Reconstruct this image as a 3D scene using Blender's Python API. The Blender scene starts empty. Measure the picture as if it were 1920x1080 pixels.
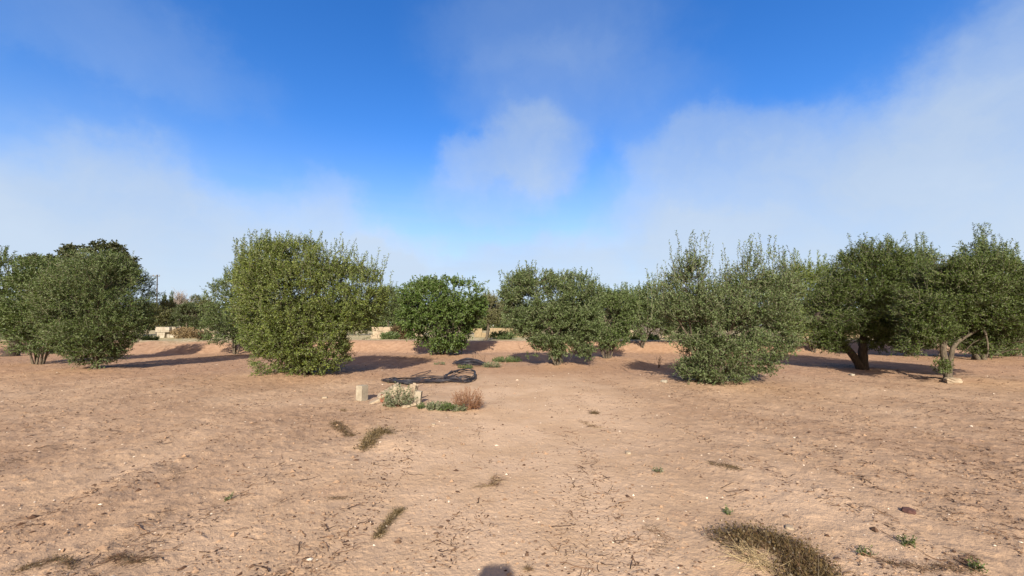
import bpy, math, random
import numpy as np
from mathutils import Vector

rng = np.random.default_rng(11)
random.seed(11)
sc = bpy.context.scene
COL = sc.collection
R = math.radians

# ------------------------------------------------------------------ camera numbers
F = 740.0            # focal length in pixels of the 1920 px wide photograph
CAMH = 1.6
PITCH = math.atan(70.0 / F)
cp, sp = math.cos(PITCH), math.sin(PITCH)


def ray(px, py):
    a = (px - 960.0) / F
    b = -(py - 540.0) / F
    return (a, cp - b * sp, sp + b * cp)


def W(px, py, Y):
    """world point seen at a pixel of the photo, in the plane y = Y"""
    d = ray(px, py)
    t = Y / d[1]
    return np.array([d[0] * t, Y, CAMH + d[2] * t])


def G0(px, py, z=0.0):
    d = ray(px, py)
    t = (z - CAMH) / d[2]
    return np.array([d[0] * t, d[1] * t, z])


# ------------------------------------------------------------------ numpy noise
def _hash(ix, iy, seed):
    n = (ix.astype(np.int64) * 374761393 + iy.astype(np.int64) * 668265263 + seed * 1442695041) & 0xFFFFFFFF
    n = ((n ^ (n >> 13)) * 1274126177) & 0xFFFFFFFF
    n = (n ^ (n >> 16)) & 0xFFFFFFFF
    return n.astype(np.float64) / 4294967295.0


def perlin(x, y, seed=0):
    x = np.asarray(x, float); y = np.asarray(y, float)
    ix = np.floor(x); iy = np.floor(y)
    fx = x - ix; fy = y - iy
    u = fx * fx * fx * (fx * (fx * 6 - 15) + 10)
    v = fy * fy * fy * (fy * (fy * 6 - 15) + 10)
    def g(ax, ay, dx, dy):
        a = _hash(ax, ay, seed) * 2 * math.pi
        return np.cos(a) * dx + np.sin(a) * dy
    n00 = g(ix, iy, fx, fy); n10 = g(ix + 1, iy, fx - 1, fy)
    n01 = g(ix, iy + 1, fx, fy - 1); n11 = g(ix + 1, iy + 1, fx - 1, fy - 1)
    return ((n00 * (1 - u) + n10 * u) * (1 - v) + (n01 * (1 - u) + n11 * u) * v) * 1.5


def fbm(x, y, seed=0, o=4):
    s = 0; a = 1.0
    for i in range(o):
        s = s + a * perlin(x * 2 ** i, y * 2 ** i, seed + i * 7); a *= 0.5
    return s


def noise3(p, seed=0):
    return (perlin(p[:, 0] + 7.1 * p[:, 2], p[:, 1] - 3.3 * p[:, 2], seed) + perlin(p[:, 0] * 1.1 + 31, p[:, 2] * 1.1, seed + 3)
            + perlin(p[:, 1] * 1.1 - 12, p[:, 2] * 1.1 + 5, seed + 5)) / 1.8


def sstep(a, b, x):
    t = np.clip((x - a) / (b - a), 0, 1)
    return t * t * (3 - 2 * t)


# ------------------------------------------------------------------ terrain
MOUNDS = []   # (x, y, height, radius)


def mound_px(px, py, h, r):
    g = G0(px, py); MOUNDS.append((g[0], g[1], h, r))


for m in [(560, 700, .10, 1.6), (1045, 683, .17, .75), (830, 664, .16, 1.3), (1140, 671, .12, 1.0), (178, 692, .08, 1.3),
          (1340, 715, .05, 1.8), (1615, 692, .07, 1.0), (1778, 712, .09, .9), (785, 762, .07, .9), (700, 842, -.06, .35),
          (640, 815, -.05, .3), (735, 835, .05, .35), (905, 768, .04, .6), (650, 785, .04, .35), (1450, 1050, .05, .35), (880, 685, .05, .7),
          (100, 700, .05, 1.5), (330, 710, .06, 2.0)]:
    mound_px(*m)


def rough_mask(x, y):
    w = 0.6 * perlin(x * .35, y * .25, 91)
    m = sstep(.3, 4.2, np.abs(x - 0.25 + w) + .25 * fbm(x * 1.2, y * 1.2, 92, 2))
    return m


def H(x, y, fine=True):
    x = np.asarray(x, float); y = np.asarray(y, float)
    r = np.hypot(x, y)
    near = 1 - sstep(20, 40, r)
    side = rough_mask(x, y)
    h = 0.05 * fbm(x * .16, y * .16, 1, 3) * sstep(1, 6, r)
    xw = x + .5 * perlin(x * .25, y * .16, 2) + .12 * perlin(x * 1.1, y * .5, 3)
    infield = 1 - sstep(21, 24, y)
    h = h + (.036 * perlin(xw * 2.1, y * .22, 4) + .014 * perlin(xw * 5.3, y * .7, 5)) * (0.12 + .88 * side) * infield
    h = h + .014 * fbm(x * 2.6, y * 2.2, 6, 3) * (.35 + .65 * side) * near
    if fine:
        c = fbm(x * 9, y * 8, 8, 3)
        h = h + (.0045 * c + .013 * np.clip(c - .25, 0, 1)) * (.35 + .65 * side) * near
        h = h + .0025 * perlin(x * 38, y * 34, 9) * (1 - sstep(6, 12, r))
    for (mx, my, mh, mr) in MOUNDS:
        h = h + mh * np.exp(-((x - mx) ** 2 + (y - my) ** 2) / (mr * mr))
    yb = y + .9 * perlin(x * .12, 3.3 + 0 * x, 12) + .25 * perlin(x * .7, y * .1, 13)
    h = h + .62 * sstep(23.0, 25.3, yb) - .2 * sstep(26, 31, yb)
    return h


def G(px, py):
    """ground point under a pixel (marches onto the real terrain)"""
    d = ray(px, py)
    t = 0.5
    while t < 120:
        p = (d[0] * t, d[1] * t, CAMH + d[2] * t)
        if p[2] <= float(H(p[0], p[1])):
            return np.array(p)
        t += 0.02 * max(1, t * .1)
    return np.array(p)


def onz(x, y, dz=0):
    return np.array([x, y, float(H(x, y)) + dz])


# ------------------------------------------------------------------ mesh helpers
def mesh_np(name, V, faces, mats, midx=None, smooth=False):
    """faces: list of int arrays (n, k)"""
    me = bpy.data.meshes.new(name)
    V = np.ascontiguousarray(V, dtype=np.float32)
    me.vertices.add(len(V)); me.vertices.foreach_set('co', V.ravel())
    loops = np.concatenate([f.ravel() for f in faces]).astype(np.int32)
    tot = np.concatenate([np.full(len(f), f.shape[1]) for f in faces]).astype(np.int32)
    st = np.concatenate([[0], np.cumsum(tot)[:-1]]).astype(np.int32)
    me.loops.add(len(loops)); me.loops.foreach_set('vertex_index', loops)
    me.polygons.add(len(tot)); me.polygons.foreach_set('loop_start', st)
    if midx is not None:
        me.polygons.foreach_set('material_index', np.asarray(midx, np.int32))
    me.polygons.foreach_set('use_smooth', np.full(len(tot), smooth))
    me.update(calc_edges=True)
    for m in mats: me.materials.append(m)
    return me


def link(name, me, parent=None):
    o = bpy.data.objects.new(name, me); COL.objects.link(o)
    if parent is not None: o.parent = parent
    return o


def tag(o, label, cat, group=None, kind=None):
    if label: o['label'] = label
    if cat: o['category'] = cat
    if group: o['group'] = group
    if kind: o['kind'] = kind
    return o


def thing(name, label, cat, loc=(0, 0, 0), group=None):
    o = bpy.data.objects.new(name, None); COL.objects.link(o)
    o.location = tuple(float(v) for v in loc); o.empty_display_size = .3
    return tag(o, label, cat, group)


class MB:
    def __init__(self): self.V = []; self.F3 = []; self.F4 = []; self.n = 0; self.m3 = []; self.m4 = []
    def add(self, V, F, mi=0):
        V = np.asarray(V, float); F = np.asarray(F, int)
        self.V.append(V)
        if F.shape[1] == 3: self.F3.append(F + self.n); self.m3 += [mi] * len(F)
        else: self.F4.append(F + self.n); self.m4 += [mi] * len(F)
        self.n += len(V)
    def build(self, name, mats, parent=None, origin=None, smooth=False):
        V = np.concatenate(self.V)
        if origin is not None: V = V - np.asarray(origin, float)
        fs = []; mi = []
        if self.F3: fs.append(np.concatenate(self.F3)); mi += self.m3
        if self.F4: fs.append(np.concatenate(self.F4)); mi += self.m4
        me = mesh_np(name, V, fs, mats if isinstance(mats, (list, tuple)) else [mats], mi, smooth)
        o = link(name, me, parent)
        if parent is None and origin is not None: o.location = tuple(float(v) for v in origin)
        return o


def smooth_path(pts, n):
    pts = np.asarray(pts, float)
    P = np.vstack([2 * pts[0] - pts[1], pts, 2 * pts[-1] - pts[-2]])
    out = []
    segs = len(pts) - 1
    for i in np.linspace(0, segs - 1e-6, n):
        k = int(i); t = i - k
        a, b, c, d = P[k], P[k + 1], P[k + 2], P[k + 3]
        out.append(.5 * ((2 * b) + (-a + c) * t + (2 * a - 5 * b + 4 * c - d) * t * t + (-a + 3 * b - 3 * c + d) * t ** 3))
    return np.array(out)


def tube(mb, pts, rad, sides=7, mi=0, lump=0.0, closed_end=True):
    pts = np.asarray(pts, float); n = len(pts)
    rad = np.broadcast_to(np.asarray(rad, float), (n,))
    T = np.gradient(pts, axis=0); T /= np.linalg.norm(T, axis=1)[:, None] + 1e-9
    ref = np.array([0.31, .17, 1.0]) if abs(T[0][2]) < .8 else np.array([1.0, .2, 0.1])
    A = np.cross(T, ref); A /= np.linalg.norm(A, axis=1)[:, None] + 1e-9
    B = np.cross(T, A)
    ang = np.linspace(0, 2 * np.pi, sides, endpoint=False)
    rr = rad[:, None] * (1 + lump * rng.uniform(-1, 1, (n, sides)))
    V = pts[:, None, :] + rr[:, :, None] * (np.cos(ang)[None, :, None] * A[:, None, :] + np.sin(ang)[None, :, None] * B[:, None, :])
    V = V.reshape(-1, 3)
    F = []
    for i in range(n - 1):
        for j in range(sides):
            k = (j + 1) % sides
            F.append((i * sides + j, i * sides + k, (i + 1) * sides + k, (i + 1) * sides + j))
    mb.add(V, F, mi)
    if closed_end:
        for e in (0, n - 1):
            ring = V[e * sides:(e + 1) * sides]
            mb.add(np.vstack([ring, pts[e][None]]), [(j, (j + 1) % sides, sides) for j in range(sides)], mi)


# ------------------------------------------------------------------ materials
def newmat(name):
    m = bpy.data.materials.new(name); m.use_nodes = True
    nt = m.node_tree; nt.nodes.clear()
    return m, nt, nt.nodes, nt.links


def ramp(nodes, stops):
    r = nodes.new('ShaderNodeValToRGB')
    e = r.color_ramp.elements
    while len(e) < len(stops): e.new(.5)
    for k, (p, c) in enumerate(stops):
        e[k].position = p; e[k].color = (*c, 1) if len(c) == 3 else c
    return r


def leaf_mat(name, dark, mid, light, under, transl=.22, rough=.5, var=2.2):
    m, nt, N, L = newmat(name)
    geo = N.new('ShaderNodeNewGeometry')
    tc = N.new('ShaderNodeTexCoord')
    no = N.new('ShaderNodeTexNoise'); no.inputs['Scale'].default_value = var; no.inputs['Detail'].default_value = 2
    L.new(tc.outputs['Object'], no.inputs['Vector'])
    mm = N.new('ShaderNodeMath'); mm.operation = 'MULTIPLY_ADD'; mm.inputs[1].default_value = .55
    L.new(geo.outputs['Random Per Island'], mm.inputs[0])
    m2 = N.new('ShaderNodeMath'); m2.operation = 'MULTIPLY'; m2.inputs[1].default_value = .62
    L.new(no.outputs['Fac'], m2.inputs[0]); L.new(m2.outputs[0], mm.inputs[2])
    r = ramp(N, [(.2, dark), (.55, mid), (.95, light)])
    L.new(mm.outputs[0], r.inputs['Fac'])
    mx = N.new('ShaderNodeMix'); mx.data_type = 'RGBA'
    L.new(geo.outputs['Backfacing'], mx.inputs[0]); L.new(r.outputs['Color'], mx.inputs[6]); mx.inputs[7].default_value = (*under, 1)
    p = N.new('ShaderNodeBsdfPrincipled'); p.inputs['Roughness'].default_value = rough
    p.inputs['Specular IOR Level'].default_value = .35
    L.new(mx.outputs[2], p.inputs['Base Color'])
    t = N.new('ShaderNodeBsdfTranslucent'); hs = N.new('ShaderNodeHueSaturation')
    hs.inputs['Saturation'].default_value = 1.25; hs.inputs['Value'].default_value = 1.3
    L.new(r.outputs['Color'], hs.inputs['Color']); L.new(hs.outputs[0], t.inputs['Color'])
    ms = N.new('ShaderNodeMixShader'); ms.inputs[0].default_value = transl
    L.new(p.outputs[0], ms.inputs[1]); L.new(t.outputs[0], ms.inputs[2])
    o = N.new('ShaderNodeOutputMaterial'); L.new(ms.outputs[0], o.inputs[0])
    return m


def rough_mat(name, c1, c2, scale=6, rough=.85, bump=.3, stretch=(1, 1, 1), island=False, c3=None):
    m, nt, N, L = newmat(name)
    tc = N.new('ShaderNodeTexCoord'); mp = N.new('ShaderNodeMapping'); mp.inputs['Scale'].default_value = stretch
    L.new(tc.outputs['Object'], mp.inputs[0])
    no = N.new('ShaderNodeTexNoise'); no.inputs['Scale'].default_value = scale; no.inputs['Detail'].default_value = 6
    no.inputs['Roughness'].default_value = .65
    L.new(mp.outputs[0], no.inputs['Vector'])
    st = [(.3, c1), (.68, c2)] if c3 is None else [(.25, c1), (.5, c2), (.75, c3)]
    r = ramp(N, st)
    if island:
        g = N.new('ShaderNodeNewGeometry'); a = N.new('ShaderNodeMath'); a.operation = 'MULTIPLY_ADD'; a.inputs[1].default_value = .7; 
        b = N.new('ShaderNodeMath'); b.operation = 'MULTIPLY'; b.inputs[1].default_value = .35
        L.new(no.outputs['Fac'], b.inputs[0]); L.new(g.outputs['Random Per Island'], a.inputs[0]); L.new(b.outputs[0], a.inputs[2]); L.new(a.outputs[0], r.inputs[0])
    else:
        L.new(no.outputs['Fac'], r.inputs[0])
    p = N.new('ShaderNodeBsdfPrincipled'); p.inputs['Roughness'].default_value = rough; p.inputs['Specular IOR Level'].default_value = .25
    L.new(r.outputs[0], p.inputs['Base Color'])
    if bump:
        bp = N.new('ShaderNodeBump'); bp.inputs['Strength'].default_value = bump; bp.inputs['Distance'].default_value = .02
        L.new(no.outputs['Fac'], bp.inputs['Height']); L.new(bp.outputs[0], p.inputs['Normal'])
    o = N.new('ShaderNodeOutputMaterial'); L.new(p.outputs[0], o.inputs[0])
    return m


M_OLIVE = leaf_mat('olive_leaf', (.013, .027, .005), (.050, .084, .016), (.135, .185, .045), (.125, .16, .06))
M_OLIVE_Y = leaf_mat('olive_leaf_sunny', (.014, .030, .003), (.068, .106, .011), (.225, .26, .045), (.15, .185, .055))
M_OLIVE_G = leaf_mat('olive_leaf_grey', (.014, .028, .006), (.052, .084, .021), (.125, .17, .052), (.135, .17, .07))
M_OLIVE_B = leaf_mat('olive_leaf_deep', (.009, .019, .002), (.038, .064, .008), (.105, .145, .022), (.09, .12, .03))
M_GREEN = leaf_mat('fruit_leaf', (.014, .034, .004), (.050, .095, .012), (.125, .18, .03), (.10, .14, .04))
M_CAROB = leaf_mat('carob_leaf', (.014, .020, .006), (.035, .045, .013), (.08, .09, .03), (.06, .065, .03))
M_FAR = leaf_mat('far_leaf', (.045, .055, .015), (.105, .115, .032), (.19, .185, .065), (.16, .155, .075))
M_FARD = leaf_mat('far_dark_leaf', (.03, .045, .012), (.070, .092, .026), (.125, .15, .05), (.08, .10, .045))
M_SAGE = leaf_mat('weed_leaf', (.035, .050, .018), (.10, .125, .05), (.20, .22, .11), (.19, .20, .12))
M_WEED = leaf_mat('green_weed_leaf', (.025, .05, .008), (.06, .10, .02), (.13, .17, .055), (.12, .15, .06))
M_RUST = leaf_mat('rusty_leaf', (.07, .026, .010), (.18, .08, .035), (.33, .19, .095), (.26, .15, .08))
M_DRY = leaf_mat('dry_leaf', (.06, .035, .015), (.17, .11, .05), (.34, .24, .12), (.27, .2, .1), transl=.1, var=8)
M_DRYD = leaf_mat('dry_olive_leaf', (.018, .012, .005), (.058, .037, .014), (.16, .105, .042), (.10, .07, .03), transl=.05, var=8)
M_TWIG = rough_mat('dry_twig', (.03, .015, .009), (.15, .085, .048), 30, island=True, bump=0)
M_BARK = rough_mat('olive_bark', (.04, .03, .02), (.15, .12, .085), 9, .95, 1.0, (3, 3, .7))
M_BARKD = rough_mat('dark_bark', (.022, .016, .012), (.08, .06, .045), 9, .95, 1.0, (3, 3, .7))
M_STEM = rough_mat('shoot_bark', (.09, .08, .055), (.18, .16, .11), 12, .9, 0)
M_STRAW = rough_mat('straw', (.16, .11, .055), (.40, .31, .17), 20, .8, 0, island=True)
M_HOSE = rough_mat('black_hose', (.008, .009, .013), (.028, .028, .036), 3, .42, 0, c3=(.05, .030, .024))
M_CONC = rough_mat('old_concrete', (.22, .18, .13), (.37, .32, .24), 9, .9, .5)
M_LIME = rough_mat('limestone', (.22, .16, .11), (.38, .31, .22), 5, .9, .6)
M_WHITE = rough_mat('whitewash', (.20, .165, .12), (.38, .34, .27), 4, .9, .5)
M_YST = rough_mat('yellow_stone', (.17, .125, .07), (.30, .23, .14), 4, .9, .6)
M_PEB = rough_mat('pebble_stone', (.30, .21, .14), (.55, .44, .33), 4, .9, .2, island=True, c3=(.62, .53, .42))
M_CLOD = rough_mat('soil_clod', (.07, .038, .024), (.31, .20, .125), 4, .95, .3, island=True)
M_WOOD = rough_mat('pole_wood', (.05, .045, .04), (.12, .10, .09), 5, .9, .2, (1, 1, .1))

# ------------------------------------------------------------------ ground sheet
def soil_material():
    m, nt, N, L = newmat('dry_soil')
    geo = N.new('ShaderNodeNewGeometry')
    def noise(scale, det=5, rough=.6, vec=None, dist=0):
        n = N.new('ShaderNodeTexNoise'); n.inputs['Scale'].default_value = scale; n.inputs['Detail'].default_value = det
        n.inputs['Roughness'].default_value = rough; n.inputs['Distortion'].default_value = dist
        L.new(vec if vec is not None else geo.outputs['Position'], n.inputs['Vector']); return n
    def mix(a, b, fac, typ='MIX'):
        x = N.new('ShaderNodeMix'); x.data_type = 'RGBA'; x.blend_type = typ
        if isinstance(fac, (int, float)): x.inputs[0].default_value = fac
        else: L.new(fac, x.inputs[0])
        for s, v in ((6, a), (7, b)):
            if isinstance(v, tuple): x.inputs[s].default_value = (*v, 1)
            else: L.new(v, x.inputs[s])
        return x.outputs[2]
    def mrange(v, a, b, c=0, d=1):
        r = N.new('ShaderNodeMapRange'); r.inputs[1].default_value = a; r.inputs[2].default_value = b
        r.inputs[3].default_value = c; r.inputs[4].default_value = d; r.interpolation_type = 'SMOOTHSTEP'
        L.new(v, r.inputs[0]); return r.outputs[0]
    pa = N.new('ShaderNodeAttribute'); pa.attribute_name = 'soil_rough'
    ra = N.new('ShaderNodeAttribute'); ra.attribute_name = 'soil_red'
    va = N.new('ShaderNodeAttribute'); va.attribute_name = 'soil_verge'
    n1 = noise(.9, 6); n2 = noise(4, 6, .7); n3 = noise(22, 5, .7); n4 = noise(90, 3, .6)
    pale = mix((.475, .333, .222), (.41, .28, .178), mrange(n1.outputs[0], .38, .62))
    brown = mix((.335, .222, .143), (.26, .167, .103), mrange(n2.outputs[0], .35, .68))
    c = mix(pale, brown, pa.outputs['Fac'])
    red = mix((.36, .222, .138), (.275, .162, .096), mrange(n2.outputs[0], .35, .65))
    c = mix(c, red, ra.outputs['Fac'])
    # reddish damp blotches that belong to the soil
    c = mix(c, (.34, .205, .135), mrange(n1.outputs[0], .58, .72, 0, .35))
    verge = mix((.46, .37, .24), (.18, .17, .07), mrange(n2.outputs[0], .42, .6))
    c = mix(c, verge, va.outputs['Fac'])
    # crumb speckle
    sp_ = mrange(n3.outputs[0], .30, .44, .62, 1.0)
    g = N.new('ShaderNodeCombineColor'); [L.new(sp_, g.inputs[k]) for k in range(3)]
    c = mix(c, g.outputs[0], .5, 'MULTIPLY')
    vr = N.new('ShaderNodeTexVoronoi'); vr.inputs['Scale'].default_value = 26; L.new(geo.outputs['Position'], vr.inputs['Vector'])
    peb = mrange(vr.outputs['Distance'], .10, .17, 1, 0)
    sel = N.new('ShaderNodeSeparateColor'); L.new(vr.outputs['Color'], sel.inputs[0])
    ps = mrange(sel.outputs[0], .90, .93)
    mm = N.new('ShaderNodeMath'); mm.operation = 'MULTIPLY'; L.new(peb, mm.inputs[0]); L.new(ps, mm.inputs[1])
    c = mix(c, (.60, .50, .38), mm.outputs[0])
    p = N.new('ShaderNodeBsdfPrincipled'); p.inputs['Roughness'].default_value = .95; p.inputs['Specular IOR Level'].default_value = .12
    L.new(c, p.inputs['Base Color'])
    b1 = N.new('ShaderNodeBump'); b1.inputs['Strength'].default_value = .55; b1.inputs['Distance'].default_value = .035
    L.new(n3.outputs[0], b1.inputs['Height'])
    b2 = N.new('ShaderNodeBump'); b2.inputs['Strength'].default_value = .5; b2.inputs['Distance'].default_value = .010
    L.new(n4.outputs[0], b2.inputs['Height']); L.new(b1.outputs[0], b2.inputs['Normal'])
    L.new(b2.outputs[0], p.inputs['Normal'])
    o = N.new('ShaderNodeOutputMaterial'); L.new(p.outputs[0], o.inputs[0])
    return m


def build_ground():
    front = np.linspace(-64, 64, 1150)
    back = np.linspace(64, 296, 70)[1:-1]
    ang = np.radians(np.concatenate([front, back])); na = len(ang)
    rad = np.concatenate([[.4, .9, 1.5], np.geomspace(2.0, 30, 640), np.geomspace(31, 900, 50)])
    nr = len(rad)
    A, Rr = np.meshgrid(ang, rad)
    X = Rr * np.sin(A); Y = Rr * np.cos(A)
    Z = H(X, Y)
    V = np.stack([X, Y, Z], -1).reshape(-1, 3)
    V = np.vstack([V, [[0, 0, float(H(0, 0))]]])
    i = np.arange(nr - 1)[:, None]; j = np.arange(na)[None, :]; k = (j + 1) % na
    F4 = np.stack([i * na + j, (i + 1) * na + j, (i + 1) * na + k, i * na + k], -1).reshape(-1, 4)
    F4 = F4[:, ::-1]
    j = np.arange(na); F3 = np.stack([np.full(na, nr * na), (j + 1) % na, j], -1)[:, ::-1]
    F3 = F3[:, ::-1]
    me = mesh_np('ground', V, [F4, F3], [soil_material()], None, True)
    x, y = V[:, 0], V[:, 1]
    def attr(n, v):
        a = me.attributes.new(n, 'FLOAT', 'POINT'); a.data.foreach_set('value', np.asarray(v, np.float32))
    attr('soil_rough', np.clip(rough_mask(x, y) * (.75 + .5 * fbm(x * .5, y * .5, 41, 3)), 0, 1) * sstep(0, 1, 1))
    attr('soil_red', np.clip(sstep(9.5, 15, y + 1.2 * fbm(x * .3, y * .3, 42, 3)) * .85, 0, 1))
    attr('soil_verge', sstep(24.9, 26.5, y + .9 * perlin(x * .12, 3.3 + 0 * x, 12) + .25 * perlin(x * .7, y * .1, 13)))
    o = link('ground', me); o['kind'] = 'structure'
    # make sure the sheet faces up
    if me.polygons[1000].normal.z < 0:
        me.flip_normals()
    return o


build_ground()

# ------------------------------------------------------------------ foliage builder
def orth(D):
    ref = np.where(np.abs(D[:, 2:3]) < .9, np.array([[0, 0, 1.0]]), np.array([[1.0, 0, 0]]))
    A = np.cross(D, ref); A /= np.linalg.norm(A, axis=1)[:, None] + 1e-9
    return A, np.cross(D, A)


def shoots_mesh(name, P, D, Ln, leaves, leaf_len, leaf_w, mats, parent, origin, bend=.25, spread=.9, stem_w=.004, wild=.35, fold=True, stems=True):
    """P start points, D directions, Ln lengths; every shoot is a thin stem with leaf blades along it"""
    n = len(P)
    D = D / (np.linalg.norm(D, axis=1)[:, None] + 1e-9)
    A, B = orth(D)
    th = rng.uniform(0, 2 * np.pi, n)[:, None]
    Bd = (np.cos(th) * A + np.sin(th) * B) * bend * rng.uniform(-1, 1, (n, 1))
    V = []; F = []; mi = []
    t = (np.arange(leaves)[None, :] + rng.uniform(0, 1, (n, leaves))) / leaves
    pos = P[:, None, :] + (D[:, None, :] * t[..., None] + Bd[:, None, :] * (t ** 2)[..., None]) * Ln[:, None, None]
    ph = rng.uniform(0, 2 * np.pi, (n, leaves))
    side = np.cos(ph)[..., None] * A[:, None, :] + np.sin(ph)[..., None] * B[:, None, :]
    ld = D[:, None, :] * .75 + side * spread + rng.normal(0, wild, (n, leaves, 3))
    ld = ld.reshape(-1, 3); ld /= np.linalg.norm(ld, axis=1)[:, None] + 1e-9
    pos = pos.reshape(-1, 3); m = len(pos)
    w = rng.normal(0, 1, (m, 3)); w = w - (w * ld).sum(1)[:, None] * ld; w /= np.linalg.norm(w, axis=1)[:, None] + 1e-9
    ll = leaf_len * rng.uniform(.65, 1.25, (m, 1)); lw = leaf_w * rng.uniform(.7, 1.2, (m, 1)) * .5
    nn = np.cross(ld, w)
    v0 = pos; v1 = pos + ld * ll * .45 + w * lw + nn * lw * .35; v2 = pos + ld * ll; v3 = pos + ld * ll * .45 - w * lw + nn * lw * .35
    LV = np.stack([v0, v1, v2, v3], 1).reshape(-1, 3)
    LF = np.arange(m * 4).reshape(-1, 4)
    V.append(LV); F.append(LF); mi.append(np.zeros(m, int))
    base = m * 4
    faces = [LF]
    if stems and stem_w > 0:
        k = 3
        ts = np.linspace(0, 1, k)
        c = P[:, None, :] + (D[:, None, :] * ts[None, :, None] + Bd[:, None, :] * (ts ** 2)[None, :, None]) * Ln[:, None, None]
        ww = stem_w * (1 - .7 * ts)[None, :, None]
        ring = []
        for q in range(3):
            a = 2 * np.pi * q / 3
            ring.append(c + ww * (np.cos(a) * A + np.sin(a) * B)[:, None, :])
        SV = np.stack(ring, 2)            # n,k,3,3
        SV = SV.reshape(-1, 3)
        idx = np.arange(n)[:, None, None] * (k * 3); i = np.arange(k - 1)[None, :, None] * 3; j = np.arange(3)[None, None, :]; j2 = (j + 1) % 3
        SF = np.stack([idx + i + j, idx + i + j2, idx + i + 3 + j2, idx + i + 3 + j], -1).reshape(-1, 4) + base
        V.append(SV); faces.append(SF); mi.append(np.ones(len(SF), int))
    V = np.concatenate(V) - np.asarray(origin, float)
    me = mesh_np(name, V, faces, mats, np.concatenate(mi))
    return link(name, me, parent)


def sample_blobs(blobs, n, seed, shell=.72, gap=.0, gscale=1.1, zmin=None):
    """blobs: (centre xyz, radii xyz). Returns points and outward directions"""
    C = np.array([b[0] for b in blobs]); Q = np.array([b[1] for b in blobs])
    area = (Q[:, 0] * Q[:, 1] + Q[:, 1] * Q[:, 2] + Q[:, 0] * Q[:, 2]); pr = area / area.sum()
    Pn = []; On = []
    need = n; guard = 0
    while need > 0 and guard < 12:
        guard += 1
        m = int(need * 2.2) + 50
        bi = rng.choice(len(blobs), m, p=pr)
        d = rng.normal(0, 1, (m, 3)); d /= np.linalg.norm(d, axis=1)[:, None]
        r = np.where(rng.random(m) < shell, .72 + .28 * rng.random(m) ** .6, .25 + .55 * rng.random(m))
        rugged = 1 + .24 * noise3(C[bi] * .7 + d * 2.6, seed + 50)
        p = C[bi] + d * Q[bi] * (r * rugged)[:, None]
        # drop points deep inside another blob
        rel = (p[:, None, :] - C[None]) / Q[None]
        dist = np.sqrt((rel ** 2).sum(2)); dist[np.arange(m), bi] = 9
        keep = (dist.min(1) > .62) | (rng.random(m) < .25)
        g = noise3(p * gscale, seed)
        keep &= g > gap - .42
        if zmin is not None: keep &= p[:, 2] > zmin
        p = p[keep]; o = (d / Q[bi])[keep]
        o /= np.linalg.norm(o, axis=1)[:, None]
        Pn.append(p[:need]); On.append(o[:need]); need -= len(p[:need])
    return np.concatenate(Pn), np.concatenate(On)


def limb(mb, a, b, r0, r1, wob=.12, n=10, sides=8, sag=0.0, lump=.12):
    a = np.asarray(a, float); b = np.asarray(b, float)
    L_ = np.linalg.norm(b - a)
    k1 = a + (b - a) * .35 + rng.normal(0, wob * L_ * .5, 3) + np.array([0, 0, .06 * L_ + sag])
    k2 = a + (b - a) * .7 + rng.normal(0, wob * L_ * .5, 3) + np.array([0, 0, .05 * L_ + sag])
    pts = smooth_path([a, k1, k2, b], n)
    tube(mb, pts, np.linspace(r0, r1, n), sides, 0, lump)
    return pts


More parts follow.
